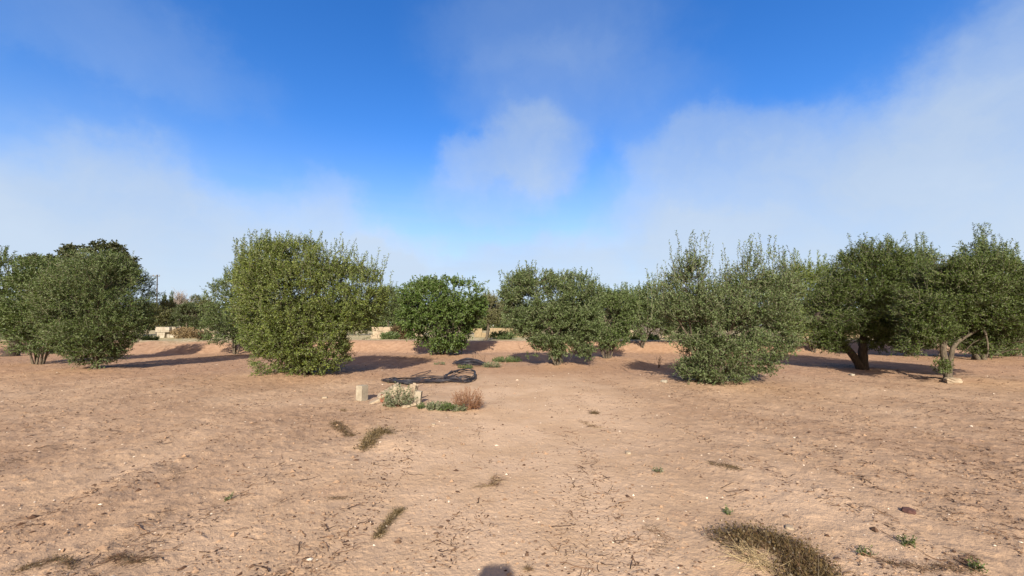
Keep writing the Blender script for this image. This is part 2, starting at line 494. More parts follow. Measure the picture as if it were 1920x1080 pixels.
def tree(name, label, cat, base_px, blobs_px, mat, n=2200, leaves=15, ll=.075, lw=.024, shoot=.34, up=.5, gap=.35, tall=None,
         trunk=None, bark=None, group=None, crown_name='crown', stemw=.005, shell=.72, Y=None, stems=5, tr=.045, spread=.9, gscale=1.1, wild=.35, zmin=.12, depth=.95):
    """base_px: pixel of the foot; blobs_px: (cx, cy, rx, ry[, dY[, rdepth]]) in photo pixels, unprojected at the tree's own distance"""
    b = G(*base_px) if Y is None else None
    if b is None:
        p = W(base_px[0], base_px[1], Y); b = np.array([p[0], Y, float(H(p[0], Y))])
    Y0 = b[1]
    blobs = []
    for q in blobs_px:
        dy = q[4] if len(q) > 4 else 0.0
        c = W(q[0], q[1], Y0 + dy)
        s = (Y0 + dy) / F
        rx = q[2] * s; rz = q[3] * s
        rd = q[5] if len(q) > 5 else depth * (rx * .6 + rz * .4)
        # side stretch of a wide lens: a sphere seen at angle a widens by 1/cos a
        ca = math.cos(math.atan((q[0] - 960) / F))
        blobs.append((c, np.array([rx * (.55 + .45 * ca), rd, rz])))
    t = thing(name, label, cat, b, group)
    gz = b[2]
    seed = int(abs(base_px[0]) * 3) + 5
    P, O = sample_blobs(blobs, n, seed, shell, gap, gscale, gz + zmin)
    cen = np.mean([q[0] for q in blobs], 0)
    D = O * .75 + np.array([0, 0, up]) + rng.normal(0, .38, P.shape)
    Ln = shoot * rng.uniform(.5, 1.35, len(P))
    P = P - D / np.linalg.norm(D, axis=1)[:, None] * Ln[:, None] * .55
    if tall:
        # long upright shoots that break the outline: (px, py_bottom, py_top, spread px, count, dY)
        for (tx, yb, yt, sx, cnt, dy) in tall:
            s = (Y0 + dy) / F
            for _ in range(cnt):
                x0 = tx + rng.normal(0, sx * .6); x1 = tx + (x0 - tx) * 1.25 + rng.normal(0, sx * .25)
                top = yb + (yt - yb) * rng.uniform(.45, 1.0)
                if rng.random() < .25: top = yt
                q0 = W(x0, yb, Y0 + dy + rng.normal(0, .25)); q1 = W(x1, top, Y0 + dy + rng.normal(0, .3))
                vec = q1 - q0; Lq = np.linalg.norm(vec)
                k = max(1, int(Lq / .28))
                for a in range(k):
                    P = np.vstack([P, q0 + vec * a / k]); D = np.vstack([D, vec / Lq + rng.normal(0, .07, 3)]); Ln = np.append(Ln, Lq / k * 1.1)
    keep = P[:, 2] > gz + .03
    P, D, Ln = P[keep], D[keep], Ln[keep]
    shoots_mesh(crown_name, P, D, Ln, leaves, ll, lw, [mat, M_STEM], t, b, spread=spread, stem_w=stemw, wild=wild)
    # trunk and limbs
    mb = MB()
    if trunk:
        for (pts_px, r0, r1) in trunk:
            pts = [b + np.array([0, 0, -.12])] if pts_px[0] is None else []
            for q in pts_px:
                if q is None: continue
                pts.append(W(q[0], q[1], Y0 + (q[2] if len(q) > 2 else 0)))
            pp = smooth_path(pts, 16)
            rr = np.linspace(r0, r1, 16); rr[0] *= 1.6; rr[1] *= 1.25
            tube(mb, pp, rr, 11, 0, .14)
            e = pp[-1]
            near = sorted(blobs, key=lambda q: np.linalg.norm(q[0] - e))[:14 if Y else 3]
            for q in near:
                limb(mb, e, q[0] + rng.normal(0, .2, 3), r1 * .85, r1 * .3)
    else:
        for k in range(stems):
            q = blobs[k % len(blobs)]
            a = 2 * math.pi * k / stems + rng.uniform(-.3, .3)
            foot = b + np.array([math.cos(a) * tr * 2.4, math.sin(a) * tr * 2.4, -.12])
            end = q[0] + rng.normal(0, .25, 3) * q[1]
            pts = limb(mb, foot, end, tr, tr * .35, .09)
            for _ in range(3):
                q2 = blobs[rng.integers(len(blobs))]
                s0 = pts[rng.integers(4, 9)]
                dd = rng.normal(0, 1, 3); dd[2] = abs(dd[2]); dd /= np.linalg.norm(dd)
                limb(mb, s0, q2[0] + dd * q2[1] * .8, tr * .4, tr * .12, .1, 8, 5)
    # thin inner branches reaching towards the surface
    for _ in range(26):
        q = blobs[rng.integers(len(blobs))]
        dd = rng.normal(0, 1, 3); dd[2] += .4; dd /= np.linalg.norm(dd)
        a_ = q[0] - np.array([0, 0, q[1][2] * .4]) + rng.normal(0, .15, 3)
        e_ = q[0] + dd * q[1] * .85
        if min(a_[2], e_[2]) < gz + .1: continue
        limb(mb, a_, e_, tr * .28, tr * .08, .08, 6, 4)
    mb.build('trunk', bark or M_BARK, t, b, smooth=True)
    return t


GROVE = 'olive trees of the grove'
# ---- near row, left to right
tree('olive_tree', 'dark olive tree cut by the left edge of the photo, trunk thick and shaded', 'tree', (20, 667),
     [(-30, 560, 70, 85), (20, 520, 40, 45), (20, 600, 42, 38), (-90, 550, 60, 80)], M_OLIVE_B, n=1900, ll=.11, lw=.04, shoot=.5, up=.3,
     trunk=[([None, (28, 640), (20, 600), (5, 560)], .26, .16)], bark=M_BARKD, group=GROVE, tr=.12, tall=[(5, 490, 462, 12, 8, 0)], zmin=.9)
tree('olive_tree', 'rounded grey green olive tree at the left, its shadow stretching right over bare soil', 'tree', (178, 692),
     [(180, 560, 98, 78), (150, 525, 60, 52), (206, 530, 54, 46), (182, 610, 88, 52), (178, 655, 42, 35), (235, 600, 42, 46), (105, 590, 38, 50), (185, 500, 55, 28), (180, 645, 62, 34)], M_OLIVE, n=5000, ll=.075,
     lw=.026, shoot=.36, gap=.3, group=GROVE, tall=[(130, 500, 470, 25, 10, 0), (215, 500, 466, 30, 14, 0), (60, 0, 0, 0, 0, 0)][:2])
tree('olive_tree', 'pale olive tree partly behind the rounded olive at the left', 'tree', (72, 683),
     [(60, 570, 52, 60), (80, 530, 50, 48), (45, 600, 35, 38), (85, 590, 45, 50), (75, 635, 48, 32)], M_OLIVE, n=2600, ll=.10, lw=.036, shoot=.45, gap=.3, group=GROVE,
     tall=[(60, 520, 488, 25, 10, 0)], zmin=.5)
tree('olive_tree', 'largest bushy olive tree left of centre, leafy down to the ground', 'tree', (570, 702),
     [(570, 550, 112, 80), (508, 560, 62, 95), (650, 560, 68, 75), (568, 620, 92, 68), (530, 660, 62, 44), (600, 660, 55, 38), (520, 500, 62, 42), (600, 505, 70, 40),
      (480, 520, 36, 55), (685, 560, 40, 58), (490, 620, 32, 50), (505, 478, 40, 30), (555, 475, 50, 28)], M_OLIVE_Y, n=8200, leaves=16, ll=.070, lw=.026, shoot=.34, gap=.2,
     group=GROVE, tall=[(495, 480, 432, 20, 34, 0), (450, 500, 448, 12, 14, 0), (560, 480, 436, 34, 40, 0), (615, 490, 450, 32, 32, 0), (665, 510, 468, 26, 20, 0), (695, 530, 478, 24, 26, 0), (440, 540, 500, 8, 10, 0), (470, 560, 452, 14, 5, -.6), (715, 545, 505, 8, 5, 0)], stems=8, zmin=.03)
tree('olive_tree', 'bluish green olive tree peeking out behind the left side of the largest bush', 'tree', (440, 664),
     [(440, 575, 52, 68), (425, 610, 42, 42), (455, 540, 42, 42), (480, 590, 50, 60)], M_OLIVE, n=2100, ll=.10, lw=.038, shoot=.45, gap=.25, group=GROVE,
     tall=[(425, 530, 498, 12, 9, 0), (460, 520, 480, 15, 6, 0)], zmin=.1)
tree('fruit_tree', 'bright green round leafy tree between the largest bush and the centre, without long shoots', 'tree', (828, 664),
     [(825, 580, 78, 52), (795, 560, 52, 38), (860, 560, 52, 40), (828, 620, 66, 36), (780, 590, 40, 36), (875, 585, 38, 38), (830, 645, 42, 22), (830, 540, 50, 22)], M_GREEN, n=3000, leaves=13,
     ll=.12, lw=.062, shoot=.42, up=.25, gap=.34, tall=[(800, 535, 518, 25, 8, 0), (860, 535, 518, 25, 9, 0)], stems=6, wild=.6, gscale=.9)
tree('olive_tree', 'multi stemmed grey green olive tree right of centre, standing on a small cone of soil', 'tree', (1045, 684),
     [(1020, 560, 75, 48), (1070, 560, 62, 48), (985, 550, 48, 42), (1040, 600, 78, 45), (1045, 640, 46, 30), (975, 590, 35, 40), (1000, 530, 45, 25), (1090, 600, 45, 45), (1015, 655, 32, 22), (1078, 655, 36, 22)], M_OLIVE_G, n=4800,
     ll=.088, lw=.034, shoot=.36, gap=.32, group=GROVE, tall=[(985, 530, 490, 18, 14, 0), (955, 545, 505, 12, 6, 0), (1040, 530, 508, 26, 13, 0), (1085, 530, 505, 20, 11, 0), (1120, 550, 518, 10, 5, 0)], stems=7, tr=.04, zmin=.22)
tree('olive_tree', 'smaller green olive tree with several thin stems just right of the soil cone tree', 'tree', (1138, 672),
     [(1140, 590, 52, 40), (1120, 570, 38, 35), (1165, 580, 36, 36), (1140, 625, 42, 28), (1110, 610, 30, 28)], M_OLIVE, n=2100, ll=.10, lw=.040, shoot=.4, gap=.3, group=GROVE,
     tall=[(1150, 560, 530, 28, 10, 0)], stems=7, tr=.045, zmin=.15)
tree('olive_tree', 'grey green olive tree half hidden between the thin stemmed tree and the loose bush', 'tree', (1205, 652),
     [(1185, 575, 38, 35), (1225, 580, 45, 45), (1205, 560, 36, 25), (1260, 590, 40, 45), (1205, 605, 40, 28)], M_OLIVE_G, n=1500, ll=.13, lw=.048, shoot=.5, gap=.4, group=GROVE,
     tall=[(1180, 555, 530, 20, 8, 0), (1225, 545, 510, 14, 8, 0)], zmin=.4, tr=.03)
tree('olive_tree', 'loose straggly olive bush with two tall airy spires of shoots, spreading over the ground', 'tree', (1345, 717),
     [(1330, 600, 92, 68), (1410, 580, 70, 60), (1300, 560, 62, 58), (1440, 600, 62, 62), (1345, 660, 85, 50), (1290, 520, 40, 42), (1400, 530, 45, 40), (1265, 590, 38, 50), (1340, 695, 72, 22),
      (1460, 545, 42, 48), (1420, 660, 50, 38), (1350, 632, 92, 30), (1445, 640, 48, 34)], M_OLIVE_G, n=5800, leaves=14, ll=.062, lw=.026, shoot=.36, gap=.42, gscale=1.5, group=GROVE,
     tall=[(1295, 510, 434, 22, 16, 0), (1285, 520, 455, 34, 14, 0), (1405, 520, 440, 26, 22, 0), (1425, 510, 442, 22, 12, 0), (1350, 540, 480, 26, 10, 0), (1215, 600, 505, 16, 5, 0), (1480, 520, 462, 22, 14, 0), (1250, 560, 500, 20, 9, 0), (1355, 525, 472, 4, 2, 0)],
     stems=9, tr=.05, zmin=.02, stemw=.005)
tree('olive_tree', 'bright green olive tree behind the right side of the straggly bush', 'tree', (1525, 660),
     [(1520, 540, 55, 48), (1490, 560, 45, 62), (1560, 555, 48, 50), (1515, 605, 52, 42)], M_OLIVE_Y, n=3000, ll=.11, lw=.04, shoot=.45, gap=.3, group=GROVE,
     tall=[(1500, 510, 465, 30, 16, 0), (1540, 515, 475, 20, 9, 0)], zmin=.55)
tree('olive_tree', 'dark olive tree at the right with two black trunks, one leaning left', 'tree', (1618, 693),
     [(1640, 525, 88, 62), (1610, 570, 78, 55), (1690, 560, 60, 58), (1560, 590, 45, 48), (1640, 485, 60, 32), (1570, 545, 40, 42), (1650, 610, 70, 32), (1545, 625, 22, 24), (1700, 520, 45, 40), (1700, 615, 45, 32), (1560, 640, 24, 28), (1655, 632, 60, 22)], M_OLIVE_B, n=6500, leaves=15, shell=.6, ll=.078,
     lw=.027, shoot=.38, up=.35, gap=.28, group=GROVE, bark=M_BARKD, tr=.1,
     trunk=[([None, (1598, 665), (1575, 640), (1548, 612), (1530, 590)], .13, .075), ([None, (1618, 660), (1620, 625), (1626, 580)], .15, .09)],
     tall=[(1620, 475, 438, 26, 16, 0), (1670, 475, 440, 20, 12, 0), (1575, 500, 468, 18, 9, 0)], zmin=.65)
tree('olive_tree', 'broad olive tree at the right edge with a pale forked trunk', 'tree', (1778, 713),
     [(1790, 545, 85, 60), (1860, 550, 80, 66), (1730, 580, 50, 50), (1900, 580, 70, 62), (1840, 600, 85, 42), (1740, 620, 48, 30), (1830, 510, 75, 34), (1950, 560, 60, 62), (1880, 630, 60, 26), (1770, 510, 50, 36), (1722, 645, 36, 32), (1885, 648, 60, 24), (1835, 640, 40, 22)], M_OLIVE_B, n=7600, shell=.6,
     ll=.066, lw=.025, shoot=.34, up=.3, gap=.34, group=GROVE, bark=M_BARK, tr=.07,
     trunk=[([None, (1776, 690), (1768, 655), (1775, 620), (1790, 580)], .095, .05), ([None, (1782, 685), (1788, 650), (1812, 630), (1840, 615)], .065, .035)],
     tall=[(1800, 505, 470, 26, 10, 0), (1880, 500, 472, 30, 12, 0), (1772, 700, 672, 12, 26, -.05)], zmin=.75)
tree('olive_tree', 'ragged grey green olive tree whose tall shoots rise behind the pale forked trunk tree', 'tree', (1835, 674),
     [(1850, 530, 62, 52), (1740, 530, 50, 50), (1900, 530, 55, 50), (1800, 570, 90, 55), (1845, 480, 38, 34), (1730, 490, 28, 24), (1880, 600, 80, 45)], M_OLIVE_G, n=3200, ll=.10, lw=.038, shoot=.44, gap=.42, group=GROVE,
     tall=[(1845, 480, 420, 18, 16, 0), (1870, 490, 440, 22, 12, 0), (1730, 500, 436, 14, 12, 0), (1750, 500, 455, 12, 6, 0), (1900, 500, 455, 16, 9, 0), (1785, 510, 470, 14, 6, 0)], zmin=.6, tr=.09)
tree('olive_tree', 'shaded olive tree low behind the two trunks at the right', 'tree', (1708, 668),
     [(1705, 605, 60, 52), (1750, 615, 50, 42), (1670, 600, 45, 48), (1720, 560, 60, 50), (1820, 620, 50, 36), (1860, 630, 40, 30)], M_OLIVE_B, n=3200, ll=.11, lw=.045, shoot=.45, gap=.3, group=GROVE, zmin=.3)

# ---- carob beyond the left trees: clumpy plates of coarse leaves
tree('carob_tree', 'dark clumpy carob tree rising behind the rounded olive at the left', 'tree', (150, 650),
     [(98, 494, 26, 15), (136, 474, 24, 13), (190, 467, 30, 13), (60, 489, 24, 12), (222, 476, 18, 12), (238, 494, 18, 11), (160, 500, 40, 18), (248, 505, 14, 9), (140, 530, 95, 34), (200, 528, 52, 32), (243, 520, 12, 8), (130, 570, 90, 45), (250, 489, 9, 6), (215, 462, 12, 7), (128, 464, 12, 6)],
     M_CAROB, n=3400, leaves=12, ll=.26, lw=.15, shoot=.6, up=.1, gap=.25, trunk=[([None, (150, 620), (150, 580)], .3, .2)], bark=M_BARKD, tr=.15, wild=.8, Y=41, depth=.55)

# ------------------------------------------------------------------ far trees beyond the bank
FARG = 'far trees beyond the earth bank'


def far_tree(label, px, Yd, top, halfw, bottom, mat, n=700, name='orchard_tree', lean=0, tr=.09, ll=.17, lw=.075, gap=.3, tall=0, up=.3, cat='tree', extra=None):
    gy = Yd
    gx = W(px, 600, Yd)[0]; gz = float(H(gx, Yd))
    ang_ = math.atan((CAMH - gz) / Yd)  # foot pixel
    foot = 540 + F * math.tan(ang_ + PITCH)
    mid = (top + bottom) / 2; hh = (bottom - top) / 2
    bl = [(px, mid, halfw * .8, hh * .8), (px - halfw * .45, mid + hh * .12, halfw * .55, hh * .68), (px + halfw * .45, mid + hh * .05, halfw * .55, hh * .72), (px + rng.uniform(-.2, .2) * halfw, top + hh * .6, halfw * .55, hh * .5)]
    if extra: bl += extra
    tl = [(px, top + hh * .5, top - 2, halfw * .5, tall, 0)] if tall else None
    return tree(name, label, cat, (px - lean, foot), bl, mat, n=n, leaves=11, ll=ll, lw=lw, shoot=.55, up=up, gap=gap, group=FARG, Y=Yd, tall=tl,
                trunk=[([None, (px - lean * .4, (foot + bottom) / 2), (px, mid)], tr, tr * .7)], tr=.07, zmin=.5, stemw=.01)


far_tree('yellowish green far tree directly right of the rounded left olive, over the white wall', 312, 46, 560, 28, 618, M_FAR)
far_tree('dark green far tree in the gap between the left olive and the largest bush', 350, 44, 566, 26, 616, M_FARD, n=800)
far_tree('greyish far tree right of the brown bush, in the gap left of the largest bush', 385, 46, 556, 26, 620, M_FAR, tall=6)
far_tree('far tree whose pale trunk leans beside the white wall at the left', 275, 42, 565, 26, 620, M_FAR, lean=-5)
far_tree('small dark rounded treetop on the skyline left of the largest bush', 368, 75, 550, 14, 590, M_FARD, n=500)
far_tree('pale green far tree low on the skyline under the bare grey tree', 335, 70, 556, 24, 600, M_FAR, n=500)
far_tree('grey olive tree filling the gap between the largest bush and the round bright tree', 728, 36, 530, 24, 612, M_OLIVE, n=1100, tall=8, ll=.13, lw=.05)
far_tree('far tree behind the left side of the round bright green tree', 765, 48, 548, 30, 615, M_FAR)
far_tree('yellow green far tree on a short pale leaning trunk right of the round bright tree', 918, 31, 548, 32, 615, M_FAR, n=1200, lean=10, tr=.13, ll=.12, lw=.05, tall=5)
far_tree('far tree seen under the left side of the soil cone tree', 960, 46, 545, 26, 616, M_FARD)
far_tree('far tree behind the trunks of the soil cone tree', 1060, 50, 560, 40, 618, M_FAR)
far_tree('far tree just above the grey dry bush right of centre', 1205, 45, 553, 30, 606, M_FAR)
far_tree('orange tinted far tree at the left flank of the straggly bush', 1240, 33, 560, 22, 640, M_FAR, n=700)
far_tree('far tree behind the straggly bush', 1350, 50, 540, 60, 615, M_FARD, n=900)
far_tree('far tree seen between the straggly bush and the leaning black trunk', 1470, 46, 552, 40, 625, M_FARD)
far_tree('far tree seen to the left of the two black trunks', 1560, 44, 560, 36, 628, M_FARD)
far_tree('far tree behind the two black trunks at the right', 1650, 42, 560, 50, 632, M_FARD, n=900)
far_tree('far tree behind the pale forked trunk', 1790, 46, 556, 60, 625, M_FARD, n=900)
far_tree('far tree low behind the right edge of the photo', 1900, 42, 556, 60, 630, M_FARD, n=900)
far_tree('far tree low behind the pale olive at the left', 50, 46, 556, 50, 625, M_FARD, n=800)
far_tree('far tree hidden low behind the dark olive at the left edge', -40, 46, 540, 60, 630, M_FARD, n=700)
far_tree('far tree behind the middle of the largest bush', 560, 48, 550, 70, 620, M_FARD, n=800)
far_tree('far tree behind the right flank of the largest bush', 665, 46, 552, 50, 620, M_FAR, n=800)
far_tree('far tree behind the round bright green tree', 850, 52, 552, 50, 618, M_FARD, n=700)
far_tree('far tree behind the thin stemmed tree right of centre', 1135, 55, 562, 40, 618, M_FARD, n=600)


def wood_belt():
    """the hazy belt of trees that closes the skyline: a mass nobody could count"""
    P = []; O = []
    for k in range(150):
        a = math.radians(-62 + 124 * (k + rng.uniform(-.4, .4)) / 150)
        r = rng.uniform(85, 110) / math.cos(a)
        x, y = r * math.sin(a), r * math.cos(a)
        hgt = rng.uniform(3.4, 5.6) * (1.15 if rng.random() < .15 else 1)
        rx = rng.uniform(2.5, 5)
        z = float(H(x, y, False))
        p, o = sample_blobs([(np.array([x, y, z + hgt * .5]), np.array([rx, rx, hgt * .55]))], 130, k, .8, .2, .4, z)
        P.append(p); O.append(o)
    P = np.concatenate(P); O = np.concatenate(O)
    D = O + np.array([0, 0, .3]) + rng.normal(0, .4, P.shape)
    o = shoots_mesh('distant_wood', P, D, rng.uniform(.8, 1.6, len(P)), 9, .55, .30, [M_FARD, M_STEM], None, (0, 0, 0), stem_w=.0, stems=False)
    tag(o, 'low dark green belt of distant trees closing the skyline', 'wood', kind='stuff')


wood_belt()

# bare grey tree on the skyline
def bare_tree(label, px, Yd, top, halfw, bottom):
    gx = W(px, 600, Yd)[0]; gz = float(H(gx, Yd)); b = np.array([gx, Yd, gz])
    t = thing('bare_tree', label, 'tree', b, FARG)
    mb = MB(); mb2 = MB()
    c = W(px, bottom, Yd)
    limb(mb, b - np.array([0, 0, .1]), c, .16, .12)
    s = Yd / F
    for k in range(60):
        th = rng.uniform(0, math.pi); rr = rng.uniform(.6, 1)
        e = W(px + math.cos(th) * halfw * rr, bottom - math.sin(th) * (bottom - top) * rr, Yd) + np.array([0, rng.normal(0, halfw * s * .4), 0])
        pts = limb(mb2, c, e, .06, .015, .08, 8, 4)
        for _ in range(5):
            q = pts[rng.integers(3, 8)]; d = rng.normal(0, .35, 3); d[2] = abs(d[2]) * 1.3
            limb(mb2, q, q + d, .02, .008, .1, 4, 3)
    mb.build('trunk', M_GREY, t, b, True); mb2.build('crown', M_GREY, t, b)


M_GREY = rough_mat('grey_twig', (.16, .13, .11), (.30, .25, .22), 6, .9, 0)
bare_tree('leafless grey tree on the skyline right of the utility pole', 336, 66, 545, 20, 572)


def cypress(label, px, Yd, top, halfw):
    gx = W(px, 600, Yd)[0]; gz = float(H(gx, Yd)); b = np.array([gx, Yd, gz])
    t = thing('cypress_tree', label, 'tree', b, FARG)
    tp = W(px, top, Yd); s = Yd / F
    hz = (tp[2] - gz - .3) / 2
    P, O = sample_blobs([(np.array([gx, Yd, gz + .3 + hz]), np.array([halfw * s, halfw * s, hz]))], 260, 3, .9, .0)
    shoots_mesh('crown', P, O * .3 + np.array([0, 0, 1.]), np.full(len(P), .5), 9, .16, .1, [M_FARD, M_STEM], t, b, stem_w=0, stems=False)
    mb = MB(); tube(mb, [b - np.array([0, 0, .1]), b + np.array([0, 0, hz])], [.12, .08], 6); mb.build('trunk', M_BARKD, t, b)


cypress('short dark cypress right under the utility pole', 305, 60, 553, 2.3)
cypress('slim dark cypress between the utility pole and the leafless grey tree', 318, 62, 549, 1.8)

# ------------------------------------------------------------------ utility poles with their wire
def pole(label, px, Yd, top):
    gx = W(px, 600, Yd)[0]; gz = float(H(gx, Yd)); b = np.array([gx, Yd, gz]); tp = W(px, top, Yd)
    t = thing('utility_pole', label, 'pole', b, 'utility poles')
    mb = MB(); tube(mb, [b - np.array([0, 0, .3]), (b + tp) / 2, tp], [.11, .09, .06], 8); mb.build('shaft', M_WOOD, t, b, True)
    mb = MB(); c = tp - np.array([0, 0, .25]); tube(mb, [c - np.array([.5, .13, 0]), c - np.array([0, .13, 0]), c + np.array([.5, -.13, 0])], .04, 4); mb.build('crossarm', M_WOOD, t, b)
    for dx in (-.45, 0.0, .45):
        mb = MB(); q = c + np.array([dx, -.13, .04]); tube(mb, [q, q + np.array([0, 0, .08]), q + np.array([0, 0, .16])], [.03, .045, .03], 8); mb.build('insulator', M_CONC, t, b, True)
    return t, b, tp


p1, b1, t1 = pole('thin dark utility pole on the skyline right of the left trees', 295, 58, 515)
p2, b2, t2 = pole('second utility pole, hidden behind the carob tree', 120, 80, 530)
mb = MB()
for dx in (-.45, .45):
    a = t1 + np.array([dx, -.13, -.05]); c = t2 + np.array([dx, -.13, -.05]); m_ = (a + c) / 2 - np.array([0, 0, .5])
    tube(mb, smooth_path([a, m_, c], 14), .018, 4)
tag(mb.build('overhead_wire', M_WOOD, None, b1), 'thin wires running left from the top of the utility pole', 'wire')

# ------------------------------------------------------------------ stones and walls
def rock(mb, c, size, rot=0, tilt=(0, 0), rough=.1, sub=3, mi=0, boxy=.75):
    n = sub + 1
    g = np.linspace(-1, 1, n + 1)
    V = []; F = []
    idx = {}
    def vid(p):
        k = tuple(np.round(p, 5))
        if k not in idx: idx[k] = len(V); V.append(np.array(p, float))
        return idx[k]
    for ax in range(3):
        for s in (-1, 1):
            for i in range(n):
                for j in range(n):
                    q = []
                    for (u, v) in ((g[i], g[j]), (g[i + 1], g[j]), (g[i + 1], g[j + 1]), (g[i], g[j + 1])):
                        p = [0, 0, 0]; p[ax] = s; p[(ax + 1) % 3] = u; p[(ax + 2) % 3] = v
                        q.append(vid(p))
                    F.append(q if s > 0 else q[::-1])
    V = np.array(V)
    sph = V / np.linalg.norm(V, axis=1)[:, None] * 1.25
    V = V * boxy + sph * (1 - boxy)
    V = V * (1 + rough * rng.normal(0, .5, (len(V), 1))) + rng.normal(0, rough * .25, V.shape)
    V = V * np.asarray(size) / 2
    cx, sx = math.cos(tilt[0]), math.sin(tilt[0]); cy, sy = math.cos(tilt[1]), math.sin(tilt[1]); cz, sz = math.cos(rot), math.sin(rot)
    Rx = np.array([[1, 0, 0], [0, cx, -sx], [0, sx, cx]]); Ry = np.array([[cy, 0, sy], [0, 1, 0], [-sy, 0, cy]]); Rz = np.array([[cz, -sz, 0], [sz, cz, 0], [0, 0, 1]])
    V = V @ (Rz @ Ry @ Rx).T + np.asarray(c)
    mb.add(V, F, mi)


def rock_obj(name, label, cat, c, size, mat, **kw):
    mb = MB(); grp = kw.pop('group', None); rock(mb, c, size, **kw)
    base = np.array([c[0], c[1], c[2] - size[2] / 2])
    return tag(mb.build(name, mat, None, base), label, cat, grp)


# the concrete block and the broken slabs round the old valve pit
b = G(675, 752)
rock_obj('concrete_block', 'upright pale concrete block standing alone left of the broken slabs', 'block', b + np.array([0, .1, .15]), (.175, .17, .33), M_CONC, rot=R(-28), rough=.02, sub=2, boxy=.97)
b = G(700, 757)
rock_obj('stone_slab', 'low flat pale slab lying half buried, lowest and leftmost of the broken slabs', 'slab', b + np.array([.05, .12, .045]), (.40, .2, .06), M_LIME, rot=R(22), tilt=(0, R(-24)), rough=.05, boxy=.9)
b = G(722, 756)
rock_obj('stone_slab', 'sloping pale slab with a dark red underside, propped above the low flat slab', 'slab', b + np.array([.0, .22, .20]), (.46, .28, .06), M_LIME, rot=R(15), tilt=(R(8), R(-30)), rough=.05, boxy=.9)
M_REDB = rough_mat('red_brick', (.13, .045, .028), (.24, .10, .06), 9, .9, .4)
rock_obj('brick_lump', 'dark red brick lump under the sloping slab', 'brick', G(713, 757) + np.array([.0, .16, .08]), (.09, .12, .15), M_REDB, rot=R(12), rough=.06)
rock_obj('stone_slab', 'broad pale slab set upright behind the leafy weed', 'slab', G(745, 755) + np.array([.03, .22, .10]), (.36, .12, .30), M_LIME, rot=R(4), tilt=(R(-14), R(5)), rough=.12, boxy=.8)
rock_obj('stone_slab', 'tallest jagged pale slab right behind the leafy weed', 'slab', G(770, 755) + np.array([.02, .12, .15]), (.13, .12, .38), M_LIME, rot=R(-20), tilt=(R(5), R(10)), rough=.16, boxy=.75)
rock_obj('stone_slab', 'narrow upright light slab at the right end of the broken slabs', 'slab', G(782, 760) + np.array([.0, .07, .11]), (.13, .09, .30), M_CONC, rot=R(-8), tilt=(0, R(4)), rough=.03, boxy=.95)
rock_obj('stone_slab', 'thin flat slab lying below the leafy weed on its right side', 'slab', G(765, 763) + np.array([.0, .05, .03]), (.26, .2, .05), M_LIME, rot=R(20), tilt=(0, R(-10)), rough=.06, boxy=.9)

M_DKST = rough_mat('dark_stone', (.05, .025, .022), (.12, .06, .05), 9, .9, .4)
for (px, py, s, lab) in [(1245, 717, .17, 'white stone lying at the left foot of the straggly bush'),
                         (1597, 704, .13, 'small white stone on soil between the black trunks and the pale forked trunk'),
                         (1787, 717, .30, 'flat beige stone at the foot of the pale forked trunk'),
                         (609, 747, .10, 'light stone on the soil just left of the upright concrete block'),
                         (1178, 851, .07, 'pale pebble on smooth sand right of centre'),
                         (813, 797, .07, 'pale stone on the sand below the leafy weed'),
                         (1480, 992, .06, 'light stone just above the big dry grass clump'),
                         (1704, 961, .08, 'dark reddish stone in the furrows at the lower right')]:
    g = G(px, py)
    rock_obj('stone', lab, 'stone', g + np.array([0, 0, s * .15]), (s, s * .8, s * .5), M_DKST if 'reddish' in lab else M_WHITE if 'white' in lab else M_LIME, rot=rng.uniform(0, 3), rough=.14, boxy=.45)


def wall(label, px0, px1, py_top, py_bot, Yd, mat, rows=3, group='low stone walls beyond the bank', gaps=0.0):
    x0 = W(px0, 600, Yd)[0]; x1 = W(px1, 600, Yd)[0]
    z1 = W(px0, py_top, Yd)[2]; z0 = min(W(px0, py_bot, Yd)[2], float(H((x0 + x1) / 2, Yd)))
    base = np.array([(x0 + x1) / 2, Yd, z0])
    mb = MB(); hz = (z1 - z0) / rows
    for r_ in range(rows):
        x = x0 + rng.uniform(-.2, .1)
        while x < x1:
            w = rng.uniform(.45, 1.0)
            if not (r_ == rows - 1 and rng.random() < gaps):
                rock(mb, (x + w / 2, Yd + rng.normal(0, .03), z0 + hz * (r_ + .5)), (w * .99, .42, hz * .99), rough=.07, sub=1, boxy=.92)
            x += w
    return tag(mb.build('stone_wall', mat, None, base), label, 'wall', group)


wall('short whitewashed wall block beyond the bank, nearest to the left trees', 299, 309, 613, 633, 38, M_WHITE, 2)
wall('whitewashed stone wall in the gap left of the brown bush', 312, 331, 613, 632, 38.3, M_WHITE, 3)
wall('yellowish stone wall piece under the brown bush', 346, 359, 619, 633, 37.5, M_YST, 2)
wall('beige rubble wall right of the brown bush', 366, 398, 615, 633, 38.5, M_LIME, 3, gaps=.4)
wall('whitewashed wall seen between the largest bush and the round bright tree', 700, 790, 613, 634, 36, M_LIME, 3, gaps=.25)
wall('pale wall seen low under the yellow green far tree', 890, 1010, 615, 630, 40, M_YST, 2, gaps=.4)
wall('pale rubble wall behind the grey dry bush', 1180, 1260, 616, 634, 38, M_LIME, 2, gaps=.4)
wall('rubble wall low at the right edge behind the pale trunk', 1830, 1935, 630, 652, 30, M_LIME, 2, gaps=.5)
wall('pale wall seen left of the two black trunks', 1470, 1600, 616, 633, 38, M_YST, 2, gaps=.4)

